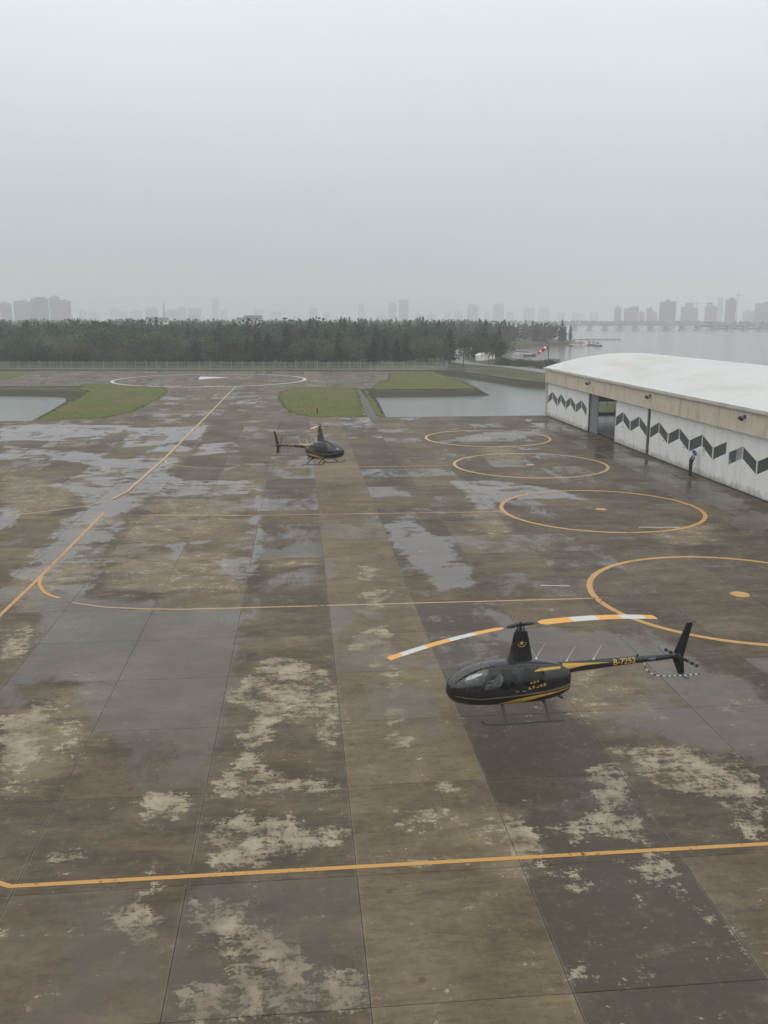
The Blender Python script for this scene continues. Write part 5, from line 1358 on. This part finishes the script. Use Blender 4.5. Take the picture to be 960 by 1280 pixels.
    # landing gear
    for s_ in (1, -1):
        mb = MB(); mb.tube([(1.62, s_*1.09, .20), (1.50, s_*1.09, .10), (1.32, s_*1.09, .045), (1.0, s_*1.09, .035), (-1.35, s_*1.09, .035)], .032, 8); mb.build('skid', M['skid_grey'], h, True)
    for x_ in (.72, -.82):
        for s_ in (1, -1):
            mb = MB(); mb.tube([(x_, s_*.25, .50), (x_, s_*.55, .44), (x_, s_*.92, .20), (x_, s_*1.07, .05)], [.055, .052, .048, .04], 8, flat=1); mb.build('strut', M['skid_grey'], h, True)
    return h
pivot_z = 1.5
def pose(h, x, y, heading, lift, pitch, roll, s):
    Mx = Matrix.Translation((x, y, lift)) @ Matrix.Rotation(R(heading), 4, 'Z') @ Matrix.Translation((0, 0, pivot_z*s)) @ Matrix.Rotation(R(-pitch), 4, 'Y') @ Matrix.Rotation(R(roll), 4, 'X') @ Matrix.Translation((0, 0, -pivot_z*s))
    h.matrix_world = Mx @ Matrix.Scale(s, 4)
HEAD1 = 183.0
h1 = make_heli('black helicopter with gold stripes and B-7252 on its boom, near the camera, long banded blades', R(17.5-HEAD1+180))
pose(h1, 7.42, 28.45, HEAD1, .90, 0.0, 0, .985)
h2 = make_heli('small distant black helicopter hovering by the grass, nose to the right', R(134.3), .15, tail_az=1.2)
pose(h2, 1.70, 74.1, -51.3, 2.42, 7.3, -1.2, 1.0)

# ------------------------------------------------------------------ people
def skin_body(name, joints, edges, radii, mat, parent=None, sub=2):
    me = bpy.data.meshes.new(name); me.from_pydata(joints, edges, []); o = bpy.data.objects.new(name, me); COL.objects.link(o)
    md = o.modifiers.new('skin', 'SKIN')
    for i, r_ in enumerate(radii):
        d = me.skin_vertices[0].data[i]; d.radius = (r_, r_) if not isinstance(r_, tuple) else r_
    me.skin_vertices[0].data[0].use_root = True
    sb = o.modifiers.new('sub', 'SUBSURF'); sb.levels = sub; sb.render_levels = sub
    dg = bpy.context.evaluated_depsgraph_get(); m2 = bpy.data.meshes.new_from_object(o.evaluated_get(dg)); m2.name = name
    bpy.data.objects.remove(o)
    m2.materials.clear(); m2.materials.append(mat)
    for p in m2.polygons: p.use_smooth = True
    return link(name, m2, parent)
def head(parent, c, yaw, mat_hair, s=1.0):
    """egg shaped head with nose, ears and hair, facing yaw"""
    b = bmesh.new(); bmesh.ops.create_uvsphere(b, u_segments=16, v_segments=12, radius=.1)
    for v in b.verts:
        v.co.x *= .95; v.co.y *= .76; v.co.z *= 1.2
        if v.co.z < 0: v.co.y *= 1+v.co.z*2.0; v.co.x *= 1+v.co.z*.9
        if v.co.x > .088 and abs(v.co.y) < .02 and -.03 < v.co.z < .02: v.co.x += .022
    for sy in (1, -1):
        bmesh.ops.create_uvsphere(b, u_segments=8, v_segments=6, radius=.02, matrix=Matrix.Translation((-.005, sy*.078, -.005)) @ Matrix.Diagonal((1, .5, 1.5, 1)))
    me = bpy.data.meshes.new('head'); b.to_mesh(me); b.free(); me.materials.append(M['skin'])
    for p in me.polygons: p.use_smooth = True
    hd = link('head', me, parent, c, (0, 0, yaw)); hd.scale = (s, s, s)
    b = bmesh.new(); bmesh.ops.create_uvsphere(b, u_segments=16, v_segments=12, radius=.108)
    for v in b.verts:
        v.co.x = v.co.x*.95-.012; v.co.y *= .80; v.co.z = v.co.z*1.15+.016
    bmesh.ops.delete(b, geom=[v for v in b.verts if (v.co.x > .035 and v.co.z < .06) or v.co.z < -.06], context='VERTS')
    me = bpy.data.meshes.new('hair'); b.to_mesh(me); b.free(); me.materials.append(mat_hair)
    for p in me.polygons: p.use_smooth = True
    link('hair', me, hd)
def hand(parent, c, d, up, side, mat):
    """palm with four fingers and a thumb; d = finger direction, up = palm normal"""
    d = Vector(d).normalized(); up = Vector(up).normalized(); sd_ = d.cross(up).normalized()*side; c = Vector(c); mb = MB()
    mb.tube([c, c+d*.045, c+d*.09], [.026, .036, .034], 8, flat=.5)
    for k, L_ in enumerate((.062, .072, .067, .052)):
        o_ = c+d*.085+sd_*(.027-.018*k); mb.tube([o_, o_+d*L_*.5+up*.012, o_+d*L_*.85+up*.032], [.0095, .009, .007], 6)
    o_ = c+d*.03+sd_*.03; mb.tube([o_, o_+sd_*.03+d*.02+up*.01, o_+sd_*.04+d*.05+up*.025], [.011, .010, .008], 6)
    return mb.build('hand', mat, parent, True)
pr = empty('person', (36.35, 79.0, 0), R(12), label='person in black reaching up to the hangar window with a blue cloth', cat='person')
# faces +x (towards the wall); both arms raised
J = [(0, 0, .96), (0, 0, 1.12), (.02, 0, 1.30), (.03, 0, 1.44), (.03, 0, 1.53),
     (0, .10, .90), (.03, .13, .50), (0, .14, .09), (0, -.10, .90), (-.02, -.13, .50), (-.06, -.15, .09),
     (.03, .19, 1.43), (.16, .22, 1.63), (.26, .12, 1.84), (.03, -.19, 1.43), (.17, -.20, 1.60), (.28, -.06, 1.80)]
E_ = [(0, 1), (1, 2), (2, 3), (3, 4), (0, 5), (5, 6), (6, 7), (0, 8), (8, 9), (9, 10), (3, 11), (11, 12), (12, 13), (3, 14), (14, 15), (15, 16)]
Rr = [(.19, .15), (.18, .14), (.21, .15), (.16, .12), .065, .125, .095, .07, .125, .095, .07, .10, .07, .048, .10, .07, .048]
skin_body('clothed_body', J, E_, Rr, M['black_cloth'], pr)
head(pr, (.055, 0, 1.64), 0, M['hair'])
hand(pr, (.265, .115, 1.855), (.1, -.1, .5), (.8, -.2, 0), 1, M['skin']); hand(pr, (.285, -.055, 1.815), (.1, .1, .5), (.8, .2, 0), -1, M['skin'])
for sy, x_ in ((.14, 0), (-.15, -.06)):
    mb = MB(); mb.tube([(x_-.07, sy, .045), (x_+.05, sy, .05), (x_+.19, sy, .035)], [.045, .05, .03], 8, flat=.9); mb.build('shoe', M['black_matt'], pr, True)
# the blue cloth: a crumpled sheet held up against the pane
g = bmesh.new(); bmesh.ops.create_grid(g, x_segments=14, y_segments=14, size=.5)
for v in g.verts:
    x, y = v.co.x, v.co.y; v.co = Vector((.09*math.sin(x*9+y*4)+.05*math.sin(y*13), x*.42+.05*math.sin(y*7), y*.52*(1-.25*abs(x))))
me = bpy.data.meshes.new('cloth'); g.to_mesh(me); g.free(); me.materials.append(M['blue_cloth'])
for p in me.polygons: p.use_smooth = True
cl = link('cleaning_cloth', me, None, (36.72, 79.16, 2.08), (0, 0, R(12)), label='crumpled blue cloth held up against the dark hangar window', cat='cloth')
sm = cl.modifiers.new('thick', 'SOLIDIFY'); sm.thickness = .02
bk = empty('bag', (36.70, 79.26, 1.60), label='small white bag held beside the head of the person in black', cat='bag')
mb = MB(); mb.tube([(0, 0, -.14), (0, .01, -.1), (.01, 0, .05), (0, 0, .16), (0, 0, .22)], [.07, .125, .13, .08, .03], 10, flat=.8); mb.build('sack', M['white_shirt'], bk, True)
mb = MB(); mb.tube([(0, .02, .2), (.0, .0, .27), (0, -.03, .2)], .01, 5); mb.build('tie', M['white_shirt'], bk)
# pilot of the near helicopter, seated, in a white shirt; moves with nothing but sits in the seat
pl = empty('person', (0, 0, 0), label='pilot in a white shirt sitting in the left front seat of the near helicopter', cat='person')
J = [(.0, 0, .10), (.0, 0, .30), (-.04, 0, .48), (-.05, 0, .58), (.42, .10, .14), (.72, .12, -.20), (.42, -.10, .14), (.72, -.12, -.20), (-.04, .19, .50), (.06, .25, .26), (.30, .16, .22), (-.04, -.19, .50), (.06, -.25, .26), (.30, -.14, .28)]
E_ = [(0, 1), (1, 2), (2, 3), (0, 4), (4, 5), (0, 6), (6, 7), (2, 8), (8, 9), (9, 10), (2, 11), (11, 12), (12, 13)]
Rr = [(.15, .12), (.14, .11), (.15, .11), .055, .08, .055, .08, .055, .07, .05, .036, .07, .05, .036]
skin_body('clothed_body', J, E_, Rr, M['white_shirt'], pl)
head(pl, (-.02, 0, .73), 0, M['hair'])
hand(pl, (.31, .155, .225), (.6, -.1, -.1), (0, 0, -1), 1, M['skin']); hand(pl, (.31, -.135, .285), (.6, .1, -.1), (0, 0, -1), -1, M['skin'])
mb = MB(); mb.tube([(-.02, .10, .72), (-.02, .08, .80), (-.02, 0, .86), (-.02, -.08, .80), (-.02, -.10, .72)], .014, 6)
for sy in (1, -1): mb.tube([(-.02, sy*.075, .72), (-.02, sy*.115, .72)], .035, 10)
mb.build('headset', M['dark_metal'], pl)
bpy.context.view_layer.update()
pl.matrix_world = h1.matrix_world @ Matrix.Translation((.78, .29, .94))
# small marker post on the centre lawn
pc = empty('marker_post', (2.6, 137.5, .05), label='short dark marker post standing on the near end of the centre lawn', cat='post')
mb = MB(); mb.tube([(0, 0, -.1), (0, 0, .55)], [.10, .08], 8); mb.build('post', M['black_matt'], pc)
mb = MB(); mb.tube([(0, 0, .55), (0, 0, .72), (0, 0, .8)], [.14, .14, .06], 10); mb.build('lamp', M['dark_metal'], pc)
